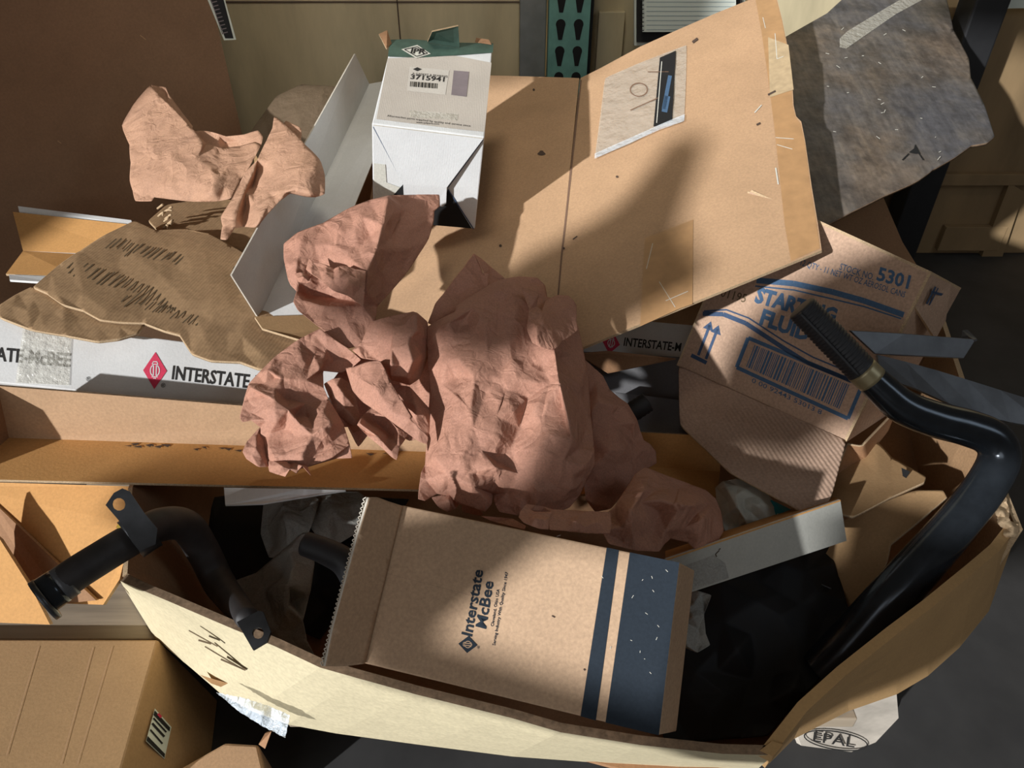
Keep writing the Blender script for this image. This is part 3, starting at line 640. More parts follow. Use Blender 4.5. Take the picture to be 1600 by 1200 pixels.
# ================================================================== taped panel
Cp, Cb, Mp = D(907, 122, 1.59), D(862, 562, 1.14), D(742, 358, 1.385)
PR = Pl(Cp, Cb, D(1284, 390, 1.09)); PL_ = Pl(Cp, Cb, Mp)
bd = thing('flattened_carton', PR.hit(1050, 300), 'large tan flattened carton with a crease and brown tape, lit across its middle', 'cardboard')
TR_ = [(907, 122), (935, 108), (1000, 73), (1060, 46), (1120, 20), (1170, 0), (1210, -18), (1222, 30), (1230, 70), (1238, 130), (1240, 165), (1244, 182), (1252, 190), (1258, 220), (1268, 290), (1278, 350), (1284, 391)]
slab('right_half', [PR.hit(*q) for q in TR_+[(915, 541), (862, 566)]], .005, 'kraft_board', bd, 'card_edge')
slab('left_half', [PL_.hit(*q) for q in [(905, 122), (860, 566), (720, 560), (545, 540), (575, 330), (610, 118), (700, 116), (850, 120)]], .005, 'kraft_board', bd, 'card_edge')
marks('crease_line', PR, [[(906.5, 125), (909, 125), (879, 400), (866, 545), (864, 545), (876, 400)]], 'ink_brown', bd, .0008)
marks('side_tape', PR, [[(1180, -4), (1208, -17), (1221, 30), (1229, 70), (1236, 130), (1238, 165), (1243, 184), (1250, 192), (1257, 222), (1266, 290), (1276, 350), (1281, 388), (1236, 408), (1226, 350), (1210, 200), (1200, 120), (1190, 50)]], 'tape_brown', bd, .0008)
marks('tape_patch', PR, [[(1008, 372), (1083, 343), (1082, 475), (1062, 482), (1000, 510)]], 'tape_brown', bd, .0009)
marks('tape_edge', PR, [[(1200, 58), (1232, 70), (1240, 140), (1203, 152)]], 'tape_gloss', bd, .0013)
# tears and scratches
rr = random.Random(5)
sc = [line((1179, 176), (1190, 164), 1.6), line((1212, 262), (1216, 288), 2.2), line((1192, 27), (1196, 44), 1), line((1211, 52), (1214, 92), 1.2), line((1214, 92), (1224, 88), 1), line((1212, 215), (1240, 217), 1), line((1214, 226), (1238, 233), 1), line((1010, 420), (1020, 380), 1), line((1040, 470), (1075, 455), 1), line((1030, 440), (1055, 480), 1)]
marks('scratch', PR, sc, 'ink_pale', bd, .0016)
marks('stain_spot', PL_, [[(846+7*math.cos(a)*(.8+.3*math.sin(3*a)), 239+4*math.sin(a)) for a in [i*.52 for i in range(12)]], [(834+2*math.cos(a), 140+2*math.sin(a)) for a in range(6)], [(782+2.5*math.cos(a), 384+2.5*math.sin(a)) for a in range(6)]], 'dark_mark', bd, .0008)
marks('stain_spot', PR, [line((1200, 148), (1212, 142), 3), line((1082, 66), (1090, 60), 4), line((1182, 195), (1188, 192), 3), [(964+2*math.cos(a), 276+2*math.sin(a)) for a in range(6)], [(881+2*math.cos(a), 388+2*math.sin(a)) for a in range(6)], line((895, 374), (902, 369), 2)], 'dark_mark', bd, .0018)
# document pouch
def pr(h): return lambda x, y: (PR.hit(x, y)-CAM).dot(FW)-h
po = sheet('document_pouch', [relief([(945, 122, .2), (1000, 98, .3), (1073, 70, .2), (1072, 130, .2), (1069, 190, .2), (1030, 200, .2), (985, 225, .3), (929, 247, .2), (938, 180, .3)], [(1000, 150, .5), (960, 200, .5)], pr(.001), .22, 14, .8, 12, 61)], 'pouch', None, .0003)
tag(po, 'wrinkled clear plastic pouch with a black strip stuck on the taped panel', 'pouch')
pp = Pl(D(945, 122, pr(.006)(945, 122)), D(1073, 70, pr(.006)(1073, 70)), D(929, 247, pr(.006)(929, 247)))
marks('black_strip', pp, [[(1031, 90), (1056, 79), (1050, 187), (1021, 198)]], 'plastic_black', po, .001)
marks('strip_print', pp, [line((1034, 96), (1026, 192), 1.2)], 'ink_pale', po, .0015)
marks('strip_print', pp, [line((1047, 118), (1037, 170), 6), line((1043, 150), (1038, 175), 9)], 'ink_blue', po, .0014)
marks('pouch_crease', pp, [line((985, 172), (1030, 152), 1.5), line((1012, 112), (1045, 112), 1.2)]+ring(998, 140, 14, 11, 1.5), 'ink_brown', po, .001)
marks('pouch_edge', pp, [[(929, 240), (1030, 195), (1070, 178), (1069, 189), (1030, 203), (929, 248)]], 'clear_film', po, .002)

# black-stained sheet
sb = basep((1225, 60, 1.62), (1552, 215, 1.42), (1290, 355, 1.22))
so_ = sheet('stained_cardboard', [relief([(1150, 100, 0), (1225, 62, 0), (1290, 25, 0), (1350, -30, 0), (1470, -60, 0), (1478, 5, 0), (1488, 50, 0), (1512, 95, 0), (1515, 125, 0), (1535, 165, 0), (1552, 218, 0), (1540, 228, 0), (1515, 232, 0), (1490, 250, 0), (1455, 270, 0), (1430, 288, 0), (1380, 310, 0), (1330, 335, 0), (1290, 356, 0), (1240, 375, 0), (1180, 330, 0)], [(1400, 150, .6), (1300, 180, .3)], sb, .14, 34, 1.8, 10, 71)], 'stained', None, .006, rim='rim_dark')
tag(so_, 'grey-black stained and rain-worn cardboard sheet sticking out at the upper right', 'cardboard')
def sbm(name, polys, mat, h):
    vs, fs = [], []
    for p in polys: k = len(vs); vs += [D(x, y, sb(x, y)-h-.009) for x, y in p]; fs.append(list(range(k, k+len(p))))
    return mk(name, vs, fs, mat, so_)
sbm('tape_remnant', [[(1312, 60), (1325, 48), (1385, 12), (1440, -20), (1450, -5), (1400, 22), (1345, 60), (1322, 76), (1312, 74)]], 'clear_tape', .008)
sbm('gouge', [[(1420, 238), (1428, 232), (1430, 225), (1434, 232), (1438, 240), (1430, 240)], line((1410, 250), (1420, 240), 2), line((1436, 240), (1443, 250), 2)], 'hole', .008)
rr = random.Random(11)
sbm('pale_fleck', [line((x, y), (x+rr.uniform(-6, 6), y+rr.uniform(-3, 6)), 1.0) for x, y in [(rr.uniform(1290, 1470), rr.uniform(40, 245)) for _ in range(26)]], 'ink_pale', .0075)

# ================================================================== white angle strip
an = thing('white_angle_strip', D(480, 300, 1.4), 'long white L-shaped card strip leaning between the papers and the white taped box', 'card strip')
a0, a1, a2, a3 = D(555, 84, 1.53), D(577, 131, 1.66), D(404, 497, 1.19), D(362, 430, 1.10)
slab('upright_leg', [a0, a1, a2, a3], .0025, 'white_card', an, 'flute_pale')
slab('flat_leg', [a1, D(636, 120, 1.66), D(484, 493, 1.20), a2], .0025, 'white_card', an, 'flute_pale')

# ================================================================== white taped box with dark top end
J = [scl(p, .96) for p in [(-.2303, 1.4993, 1.2568), (-.0337, 1.4982, 1.2342), (-.0439, 1.2384, 1.1592), (-.2404, 1.2395, 1.1817), (-.0545, 1.2919+.2598, .9766+.0751), (-.0645, 1.2919, .9766), (-.2611, 1.2931, .9992)]]
dd = lambda p: (p-CAM).dot(FW)
jt = [D(612, 64, dd(J[0])), D(770, 69, dd(J[1])), D(757, 214, dd(J[2])), D(581, 193, dd(J[3]))]
jb = [D(742, 358, dd(J[5])), D(583, 335, dd(J[6]))]
jt[1] = Pl(jt[0], jt[2], jt[3]).hit(770, 69); jb = [Pl(jt[2], jt[3], (jb[0]+jb[1])/2).hit(742, 358), Pl(jt[2], jt[3], (jb[0]+jb[1])/2).hit(583, 335)]
off = (jb[0]-jt[2])*.5+(jb[1]-jt[3])*.5
jc = thing('white_carton', (jb[0]+jb[1])/2, 'white carton with dark green end and barcode label standing on the tan panel', 'carton')
k0, k1 = jt[0]+off, jt[1]+off
box8('body', jt, [k0, k1, jb[0]-FW*.0+(k1-jt[1])*0, jb[1]], 'white_box', jc, .002)
pt, pfr = Pl(jt[0], jt[2], jt[3]), Pl(jt[2], jt[3], (jb[0]+jb[1])/2)
marks('green_band', pt, [[(609, 62), (640, 61), (700, 66), (771, 68), (770, 82), (718, 86), (655, 90), (606, 88)]], 'green_box', jc, .0012)
slab('green_flap', [pt.hit(668, 66, .002), pt.hit(718, 74, .002), D(716, 41, dd(jt[0])-.03), D(675, 50, dd(jt[0])-.03)], .003, 'green_box', jc, 'card_edge')
slab('torn_tab', [pt.hit(604, 76, .002), pt.hit(612, 68, .002), D(605, 47, dd(jt[0])-.01), D(592, 53, dd(jt[0])-.01)], .003, 'kraft_deep', jc, 'card_edge')
slab('torn_tab', [pt.hit(742, 66, .002), pt.hit(768, 70, .002), D(764, 62, dd(jt[1])-.01), D(744, 59, dd(jt[1])-.01)], .003, 'kraft_deep', jc, 'card_edge')
marks('beige_film', pt, [[(606, 91), (712, 87), (768, 98), (757, 206), (700, 200), (588, 186)]], 'beige_film', jc, .0008)
marks('logo_diamond', pt, [[(627, 77), (652, 70), (673, 84), (650, 91)]], 'ink_pale', jc, .0018)
marks('logo_outline', pt, [line((632, 77), (652, 73), 1.2), line((652, 73), (668, 83), 1.2), line((668, 83), (651, 88), 1.2), line((651, 88), (632, 77), 1.2)], 'ink_black', jc, .0022)
text('logo_lettering', 'IPR', (641, 83), (664, 84), (0, -8), pt, 'ink_black', jc, .03, .2, off=.0024)
marks('address_label', pt, [[(640, 104), (702, 110), (696, 148), (636, 142)]], 'label_film', jc, .0012)
text('label_lettering', '3715941', (641, 123), (694, 127.5), (1, -7), pt, 'ink_black', jc, .02, off=.0018)
text('label_lettering', 'GENUINE PARTS LABEL'[:0] or 'A GASKET & BEARING', (644, 116), (699, 121), (0, -3), pt, 'ink_black', jc, off=.0018)
marks('logo_diamond', pt, [[(645, 108), (652, 105), (659, 108), (652, 111)]], 'ink_black', jc, .0018)
rr = random.Random(4); x = 641; P = []
while x < 684: wd = rr.choice((1, 1.6, 2.4)); P.append([(x, 127+(x-641)*.08), (x+wd, 127+(x-641)*.08), (x+wd-.5, 135+(x-641)*.08), (x-.5, 135+(x-641)*.08)]); x += wd+rr.choice((.9, 1.6))
marks('barcode', pt, P, 'ink_black', jc, .0018)
marks('grey_label', pt, [[(709, 110), (733, 112), (729, 151), (705, 148)]], 'purple_grey', jc, .0014)
text('small_print', 'Aftermarket parts supplied by quality and service since', (605, 182), (735, 198), (0, -3), pt, 'ink_black', jc, off=.0014)
text('small_print', 'www.ipdparts.com', (650, 192), (686, 195), (0, -3), pt, 'ink_black', jc, off=.0014)
marks('clear_tape', pt, [[(640, 172), (716, 178), (714, 188), (640, 183)]], 'clear_tape', jc, .0016)
# the folded bottom flaps of the front end: an opening with a tongue in front
marks('opening', pfr, [[(630, 288), (631, 334), (590, 338), (604, 316)], [(700, 296), (737, 357), (680, 352), (631, 345), (631, 320), (688, 322)]], 'hole', jc, .0008)
slab('front_flap', [pfr.hit(583, 196, .004), pfr.hit(755, 217, .004), pfr.hit(698, 293, .010), pfr.hit(697, 318, .011), pfr.hit(692, 323, .011), pfr.hit(686, 322, .011), pfr.hit(686, 312, .010), pfr.hit(631, 308, .010), pfr.hit(630, 288, .010)], .0025, 'white_box', jc, 'flute_pale')
marks('tan_patch', pfr, [[(584, 255), (602, 257), (604, 285), (625, 293), (606, 315), (584, 316)]], 'ink_pale', jc, .001)
marks('flap_edge', pfr, [line((700, 296), (740, 358), 1.6), line((583, 198), (630, 286), 1.2), line((755, 218), (700, 293), 1.2)], 'ink_bluegrey', jc, .0012)

# ================================================================== kraft paper
# A: upper left
bA = basep((190, 220, 1.44), (500, 260, 1.24), (340, 350, 1.23))
A = [relief([(235, 132, 3), (217, 152, 2.5), (203, 171, 2), (189, 196, 1), (202, 227, 2), (204, 255, 2.5), (202, 283, 2.5), (207, 299, 2), (211, 315, 1.5), (238, 315, 2), (241, 309, 2), (273, 313, 2), (311, 316, 2.5), (343, 315, 3), (362, 311, 3), (376, 283, 2), (397, 250, 1.5), (408, 228, 1), (400, 221, 0), (375, 228, 0), (348, 231, .6), (322, 224, 2), (297, 197, 2.5), (273, 171, 3), (250, 150, 3)],
            [(240, 230, 4.5), (225, 190, 4), (280, 260, 5.5), (262, 290, 4.5), (330, 290, 5.5), (345, 262, 2.5), (310, 245, 4.5), (365, 250, 2)], bA, .55, 20, .8, 10, 101,
            ridges=[[(318, 225, 4.2), (304, 238, 4.6), (286, 246, 4.6)], [(330, 302, 5.8), (336, 280, 6.0), (352, 268, 3.6)]]),
     relief([(235, 132, 2), (247, 134, 0), (259, 136, 0), (263, 146, 0), (272, 158, 0), (285, 176, 0), (302, 198, 0), (300, 206, 1), (273, 176, 2), (250, 154, 2)], [(258, 148, -1)], bA, .2, 14, .4, 9, 102),
     relief([(300, 206, 0), (312, 204, 0), (328, 205, 0), (353, 213, 0), (381, 210, .5), (404, 203, .5), (412, 214, .5), (409, 227, 0), (395, 250, -2), (340, 250, -2), (310, 225, 0)], [(352, 222, -3), (375, 222, -1)], bA, .3, 15, .6, 9, 103),
     relief([(428, 181, 3), (444, 192, 3), (479, 227, 3), (500, 248, 2), (508, 273, 2), (508, 304, 2.5), (497, 308, 3), (479, 308, 3.5), (453, 302, 4), (437, 315, 4.5), (413, 341, 5), (399, 357, 4.5), (381, 355, 1.5), (367, 357, 3.5), (355, 376, 5), (344, 375, 5), (347, 353, 5), (344, 339, 5), (360, 315, 5), (376, 283, 5), (383, 269, 5), (402, 250, 5), (416, 220, 4), (425, 201, 3.5)],
            [(395, 290, 1.2), (400, 270, 2), (382, 330, 1), (440, 255, 4), (455, 215, 4), (480, 275, 6), (492, 260, 5), (440, 290, 4.5), (420, 318, 5.5), (408, 340, 6), (365, 335, 5.5), (385, 300, 3.5), (430, 225, 4.6)], bA, .4, 20, 1.0, 9, 104,
            ridges=[[(397, 268, 5), (386, 290, 4.4), (368, 345, 4.8)], [(445, 300, 5.5), (462, 296, 6.0), (485, 304, 5)]]),
     relief([(446, 188, 1), (471, 200, 1), (472, 212, 1), (468, 232, 1), (456, 240, .5), (440, 200, 1)], [], bA, .3, 14, .6, 8, 105)]
o = sheet('kraft_paper', A, 'paper_pale', None, sub=2); tag(o, 'crumpled brown kraft paper standing up at the upper left, sunlit on its left side', 'crumpled paper')

# B and C: centre left
bB = basep((450, 380, 1.16), (680, 320, 1.22), (560, 530, 1.06))
B = [relief([(465, 363, 1), (505, 348, 2), (545, 325, 3), (575, 313, 4), (609, 305, 5), (650, 304, 2), (687, 304, 0), (688, 322, 0), (679, 330, 0), (678, 346, 0), (670, 374, -1), (634, 429, -2), (608, 459, -2), (590, 478, -1), (586, 505, 0), (565, 540, 0), (545, 545, 0), (522, 530, 1), (500, 513, 1.5), (465, 485, 2), (458, 472, 2), (463, 455, 1), (454, 446, 1), (450, 437, 1), (443, 403, 1), (443, 381, 0)],
            [(490, 385, 3), (530, 360, 5), (565, 340, 6), (470, 420, 2.5), (540, 400, 4.5), (500, 440, 0), (520, 466, -2.5), (490, 462, -2), (550, 470, -2), (505, 495, 1.8), (550, 500, 1), (640, 360, 1.5), (600, 420, 2), (466, 440, 2)], bB, .4, 24, .8, 10, 111,
            ridges=[[(606, 309, 7.2), (598, 350, 7.2), (588, 390, 6.8), (573, 424, 6.5), (568, 455, 5), (566, 476, 2)], [(470, 372, 3.4), (466, 400, 3), (462, 425, 3)], [(472, 470, 1.8), (510, 480, 2.2), (556, 478, 1.2)]]),
     relief([(483, 403, 5), (489, 410, 5.4), (500, 411, 5.6), (510, 414, 5.6), (522, 419, 5.2), (529, 416, 6), (537, 415, 6), (555, 420, 6.6), (572, 423, 6.8), (571, 440, 6.8), (570, 454, 6.6), (567, 481, 5), (561, 474, 5.5), (543, 462, 6), (522, 455, 6), (504, 440, 6), (487, 429, 5.5), (478, 421, 5)], [(530, 432, 8), (550, 445, 8.5), (510, 428, 6.5)], bB, .5, 12, 1.2, 8, 112),
     relief([(460, 428, 4), (470, 425, 4.4), (487, 432, 4.6), (486, 440, 4.6), (478, 443, 4), (466, 440, 4)], [(474, 433, 5.5)], bB, .5, 7, .8, 6, 113)]
bC = basep((380, 640, 1.00), (670, 520, 1.07), (560, 720, .97))
Cc = [relief([(500, 513, 3), (465, 531, 2.5), (430, 557, 2), (402, 585, 2), (389, 599, 2), (381, 625, 3), (374, 653, 4), (379, 660, 4.4), (393, 657, 4.4), (407, 668, 3), (408, 690, 2), (414, 718, 2), (421, 730, 2), (436, 737, 3), (463, 735, 4), (479, 730, 4), (523, 717, 3), (551, 716, 3), (547, 695, 3.5), (537, 664, 3), (523, 639, 2), (514, 625, 2), (506, 606, 2), (505, 580, 0), (533, 583, -1), (550, 575, -1), (565, 562, 0), (545, 545, 1), (522, 530, 2)],
            [(430, 590, 3.5), (470, 560, 3), (510, 545, 1), (540, 562, -1), (430, 640, 6), (460, 650, 2.5), (500, 610, 2), (440, 690, 3), (490, 670, 5), (520, 690, 4), (430, 715, 4), (470, 710, 5.5), (415, 640, 5), (405, 615, 4)], bC, .6, 18, .8, 9, 121,
            ridges=[[(418, 578, 4.4), (440, 592, 3.8), (478, 594, 3.2), (500, 577, 2.8)], [(392, 606, 4.6), (430, 626, 5.5), (450, 640, 5.6), (470, 664, 5.4)], [(488, 680, 5.6), (505, 668, 6.2), (516, 662, 6)], [(470, 735, 5), (520, 714, 4.6), (548, 690, 5)]]),
      relief([(407, 667, 2), (386, 690, 2), (379, 706, 3), (385, 717, 3), (404, 730, 3.5), (418, 730, 3), (430, 715, 1), (420, 680, 1)], [(400, 700, 4)], bC, .5, 14, .8, 9, 122),
      relief([(417, 716, 2), (421, 737, 3), (436, 742, 4), (446, 745, 5), (453, 733, 6), (463, 740, 4), (472, 728, 6), (486, 744, 5), (480, 728, 4), (450, 720, 3)], [(440, 728, 7)], bC, .5, 9, .8, 7, 123),
      relief([(506, 600, 1), (520, 592, 2), (533, 590, 2), (545, 598, 1), (556, 620, 0), (562, 650, 0), (556, 665, 0), (538, 668, 0), (522, 640, .6)], [(535, 615, 2.6), (545, 645, 1.4)], bC, .6, 12, .8, 9, 124),
      relief([(565, 535, 2), (579, 503, 3), (610, 494, 5), (645, 487, 6), (652, 489, 7), (668, 503, 3), (672, 530, 1), (668, 560, 0), (655, 592, 0), (640, 602, 0), (612, 594, 1), (593, 564, 3), (565, 560, 2), (550, 547, 1)], [(615, 520, 6), (610, 545, 4), (625, 570, 5)], bC, .6, 18, .8, 9, 125,
             ridges=[[(650, 491, 8), (650, 515, 7.5), (640, 527, 7), (612, 545, 5.5)], [(612, 545, 7), (611, 570, 6), (610, 588, 4)], [(638, 540, 7), (645, 563, 6.5), (636, 588, 4)]]),
      relief([(540, 575, 4), (554, 573, 5), (574, 565, 6), (594, 564, 6.4), (603, 578, 6.6), (610, 597, 6.6), (625, 622, 6.6), (643, 652, 7), (641, 654, 7), (655, 668, 6), (670, 682, 5), (668, 695, 4.5), (654, 690, 5), (628, 671, 5.5), (600, 650, 5), (565, 627, 4), (551, 611, 3.6)], [(580, 600, 6.6), (610, 635, 6.6)], bC, .22, 22, .5, 11, 126,
             ridges=[[(560, 590, 5.6), (585, 605, 7.0), (612, 608, 6.8)], [(585, 605, 7), (610, 642, 6.4), (641, 654, 6.8)]]),
      relief([(558, 664, 3), (566, 650, 2), (582, 636, 1), (603, 650, 2), (620, 668, 3), (638, 679, 3), (630, 692, 4), (624, 699, 5), (622, 712, 5), (620, 719, 5), (614, 716, 5), (596, 699, 5), (575, 682, 4.5)], [(590, 662, 1), (608, 678, 1.6)], bC, .3, 14, .6, 9, 127,
             ridges=[[(562, 662, 5), (590, 682, 5.2), (612, 706, 5.4)]]),
      relief([(610, 600, 1), (640, 604, 1), (672, 640, 1), (672, 690, 1), (650, 660, 2), (630, 625, 2)], [(650, 635, 3)], bC, .4, 16, .6, 9, 128),
      relief([(545, 560, -3), (600, 520, -3), (672, 540, -3), (672, 680, -3), (640, 690, -3), (590, 660, -3), (560, 700, -3), (530, 640, -3), (515, 600, -3)], [(600, 600, -4.5)], bC, .8, 28, .6, 14, 129)]
o = sheet('kraft_paper', B+Cc, 'paper', None); tag(o, 'long twisted reddish kraft paper hanging from the white angle strip down over the brown tray', 'crumpled paper')

# D: large bag-like sheet
bD = basep((660, 620, 1.03), (920, 620, 1.05), (790, 430, 1.13))
Dd = [relief([(663, 514, 2), (685, 500, 4), (711, 487, 5), (712, 478, 4), (735, 462, 3), (760, 447, 3), (780, 437, 3), (810, 432, 3), (840, 434, 3), (852, 446, 2), (855, 464, 2), (880, 470, 2), (900, 500, 2), (906, 520, 1.5), (912, 550, 1.5), (917, 575, 1.5), (921, 610, 1), (923, 650, 1.5), (928, 700, 3), (929, 728, 3), (918, 748, 2), (906, 774, 2), (890, 793, 2), (868, 801, 2), (835, 805, 3), (810, 806, 3), (780, 800, 3), (772, 786, 2.6), (770, 772, 2), (768, 788, 3.4), (758, 800, 4), (740, 795, 4), (718, 788, 4), (700, 775, 3), (684, 772, 3), (672, 778, 3.5), (664, 783, 4), (653, 780, 4), (654, 765, 4), (658, 738, 3.6), (664, 726, 3), (666, 700, 2.6), (670, 680, 2.4), (669, 650, 2), (672, 610, 2.2), (670, 580, 2), (668, 545, 2)],
            [(700, 560, 5.5), (780, 480, 6), (830, 480, 6.4), (800, 560, 7), (870, 560, 6), (860, 620, 8), (885, 660, 8), (840, 700, 8.2), (880, 720, 7.5), (782, 632, 7.5), (740, 668, 7.7), (720, 720, 7.4), (740, 760, 7), (700, 740, 6.5), (690, 600, 3.6), (680, 660, 3.4), (840, 770, 5.6), (810, 740, 5.6), (895, 760, 5), (905, 700, 5.8), (905, 600, 4.4), (760, 780, 5.2), (690, 762, 4.4)], bD, .42, 24, .6, 10, 131,
            ridges=[[(668, 516, 3.6), (700, 505, 6.4), (740, 480, 6.8), (775, 455, 6), (800, 450, 5.4)], [(714, 620, 6.6), (705, 655, 6.4), (692, 690, 6.2), (680, 715, 6)], [(716, 560, 6.4), (712, 590, 4.4), (715, 615, 6.2)],
                    [(773, 730, 7.6), (774, 745, 5.6), (772, 768, 3)], [(778, 722, 5.2), (800, 700, 5.6), (812, 670, 5.8), (826, 620, 6)], [(758, 505, 7.4), (762, 550, 7.2), (742, 590, 7.6), (735, 640, 7.8)], [(866, 545, 8), (874, 600, 8.8), (888, 660, 9.2), (893, 690, 8.8)], [(866, 545, 7), (858, 600, 7.2), (845, 660, 7.8), (843, 700, 8.4)],
                    [(800, 570, 7.6), (790, 610, 6.8), (776, 650, 7.6)], [(928, 706, 4.6), (914, 730, 6), (895, 745, 5.8)], [(820, 470, 6.6), (800, 500, 6.9), (795, 540, 7.3)]]),
      relief([(814, 449, 8), (826, 452, 8), (842, 458, 7.6), (838, 478, 7.2), (847, 486, 8), (852, 470, 5), (870, 461, 5), (888, 462, 5), (897, 470, 5), (901, 478, 5), (901, 500, 5.4), (903, 516, 5.8), (890, 527, 7), (878, 534, 8), (870, 544, 9), (856, 547, 9.6), (845, 543, 9.8), (832, 536, 9.8), (825, 520, 9.6), (823, 512, 9.4), (827, 484, 9)], [(870, 500, 7.4), (838, 510, 10.5), (835, 470, 8.4)], bD, .25, 14, 1.0, 8, 132,
             ridges=[[(846, 488, 9.2), (848, 505, 10.0), (840, 530, 10.4)]]),
      relief([(838, 434, 2), (852, 446, 1), (852, 463, 1), (838, 478, 2), (840, 458, 2)], [], bD, .2, 10, .5, 8, 133),
      relief([(740, 396, 1), (733, 405, 1), (724, 418, 1), (712, 432, 1), (702, 446, 1), (690, 462, 1), (680, 474, 1), (674, 490, 1), (668, 505, 1), (680, 510, 1), (720, 480, 1), (765, 450, 1), (756, 430, .4), (748, 410, .6)], [(715, 460, 0)], bD, .25, 20, .9, 9, 134),
      relief([(740, 396, 1), (752, 404, 0), (768, 418, -1), (788, 434, -1), (790, 445, -1), (764, 452, .5), (755, 425, .8)], [], bD, .2, 18, .6, 9, 135),
      relief([(748, 424, 1.8), (756, 427, 2.4), (764, 428, 2.4), (762, 436, 2.4), (763, 446, 2), (757, 450, 1.6)], [], bD, .2, 9, .6, 6, 136),
      relief([(674, 777, 2), (704, 770, 3), (722, 784, 3), (712, 795, 3), (700, 800, 2), (685, 792, 2)], [(700, 782, 4)], bD, .4, 12, .6, 8, 137),
      relief([(722, 790, 2), (738, 787, 3), (756, 802, 3), (752, 806, 2), (722, 800, 1)], [], bD, .2, 12, .6, 8, 138)]
o = sheet('kraft_paper', Dd, 'paper', None); tag(o, 'large bulging reddish kraft paper sheet standing like a bag in the middle of the pile', 'crumpled paper')

# E: behind and right of the bag
bE = basep((920, 600, 1.13), (1120, 800, 1.02), (860, 820, .88))
bE1 = basep((912, 562, 1.14), (1025, 720, 1.12), (930, 780, 1.05))
E_ = [relief([(905, 555, 0), (914, 562, 0), (930, 576, 0), (942, 587, 0), (953, 609, 0), (968, 622, .5), (981, 631, 1), (995, 655, .5), (1000, 672, 0), (1006, 688, 0), (1016, 694, -1), (1025, 705, -1), (1026, 724, -1), (1012, 732, -1), (995, 745, 0), (975, 770, 0), (955, 795, 0), (930, 800, 0), (915, 780, 0), (905, 700, 0)], [(950, 650, 2), (970, 700, 3), (940, 720, 2.4), (990, 670, 1.6)], bE1, .8, 20, 1.0, 9, 141,
             ridges=[[(925, 642, 2.6), (935, 628, 3), (955, 634, 3), (978, 636, 1.6)], [(992, 660, 2.4), (984, 672, .8), (990, 690, .4), (1004, 700, 1.2)]]),
      relief([(1008, 730, 0), (1036, 741, 0), (1058, 749, 0), (1080, 757, 0), (1102, 765, 0), (1118, 779, 0), (1127, 801, 0), (1131, 829, 0), (1124, 842, 0), (1116, 851, 0), (1100, 857, 0), (1085, 858, 0), (1074, 848, 0), (1047, 842, 0), (1038, 850, 0), (1030, 862, 0), (990, 860, 0), (950, 850, 0), (940, 830, 0), (950, 800, 0), (962, 790, 0), (975, 768, 0), (992, 741, 0)], [(1020, 770, 3), (1060, 800, 5.4), (1000, 810, 3.4), (1090, 800, 4), (1040, 830, 2), (1095, 835, 3)], bE, .75, 20, .9, 9, 142,
             ridges=[[(1058, 785, 6.6), (1066, 790, 7), (1074, 793, 6.4), (1084, 790, 6.4)], [(1000, 785, 3.6), (1030, 782, 5.2), (1052, 788, 6)], [(1014, 742, 1), (1008, 765, 4.5), (985, 800, 5.5), (990, 845, 1)], [(1112, 786, 1), (1098, 812, 5.5), (1110, 845, .6)], [(1030, 800, 1.6), (1020, 825, 1.0), (1034, 846, 1)]]),
      relief([(860, 796, 3), (880, 797, 3.2), (920, 799, 3.4), (940, 800, 3.2), (953, 800, 3), (955, 818, 4), (953, 834, 4), (925, 834, 4), (885, 830, 4), (858, 828, 4), (857, 810, 4)], [(900, 815, 5), (935, 815, 4.6)], bE, .2, 14, .5, 8, 143),
      relief([(822, 788, 3), (812, 800, 3), (810, 808, 3.6), (818, 817, 4), (830, 822, 4), (845, 827, 4), (857, 828, 4), (858, 812, 4.4), (864, 799, 4), (850, 800, 3.6), (835, 800, 3.4), (828, 796, 3)], [(838, 812, 5)], bE, .1, 14, .3, 8, 144),
      relief([(822, 788, 2), (835, 789, 1.4), (850, 792, 1.4), (866, 797, 2.6), (864, 800, 3), (848, 797, 1), (832, 798, 1), (828, 797, 2)], [], bE, .05, 10, .2, 6, 145),
      relief([(750, 806, -2), (800, 810, -1), (822, 822, 0), (820, 828, 0), (770, 815, -2)], [], bE, .1, 14, .3, 9, 146)]
o = sheet('kraft_paper', E_, 'paper', None); tag(o, 'shaded red-brown kraft paper with a rolled strip lying behind the striped carton', 'crumpled paper')
# dusty translucent wrap behind A
o = sheet('plastic_wrap', [relief([(385, 215, 0), (410, 180, 0), (432, 150, 1), (470, 132, 1), (520, 135, 1), (560, 140, 0), (560, 200, 0), (520, 260, 0), (470, 300, 0), (420, 280, 0)], [(470, 180, 3), (500, 160, 3)], basep((400, 200, 1.62), (560, 140, 1.68), (470, 300, 1.5)), .5, 20, 1, 11, 151)], 'dusty_film', None, .0005)
tag(o, 'dusty brownish plastic wrap behind the upper left crumpled paper', 'plastic wrap')
o = slab('brown_carton', [D(395, 215, 1.68), D(470, 140, 1.72), D(570, 140, 1.74), D(560, 240, 1.62), D(470, 320, 1.54), D(400, 300, 1.56)], .06, 'outside_kraft'); tag(o, 'dusty brown carton under the plastic wrap behind the upper left paper', 'carton')

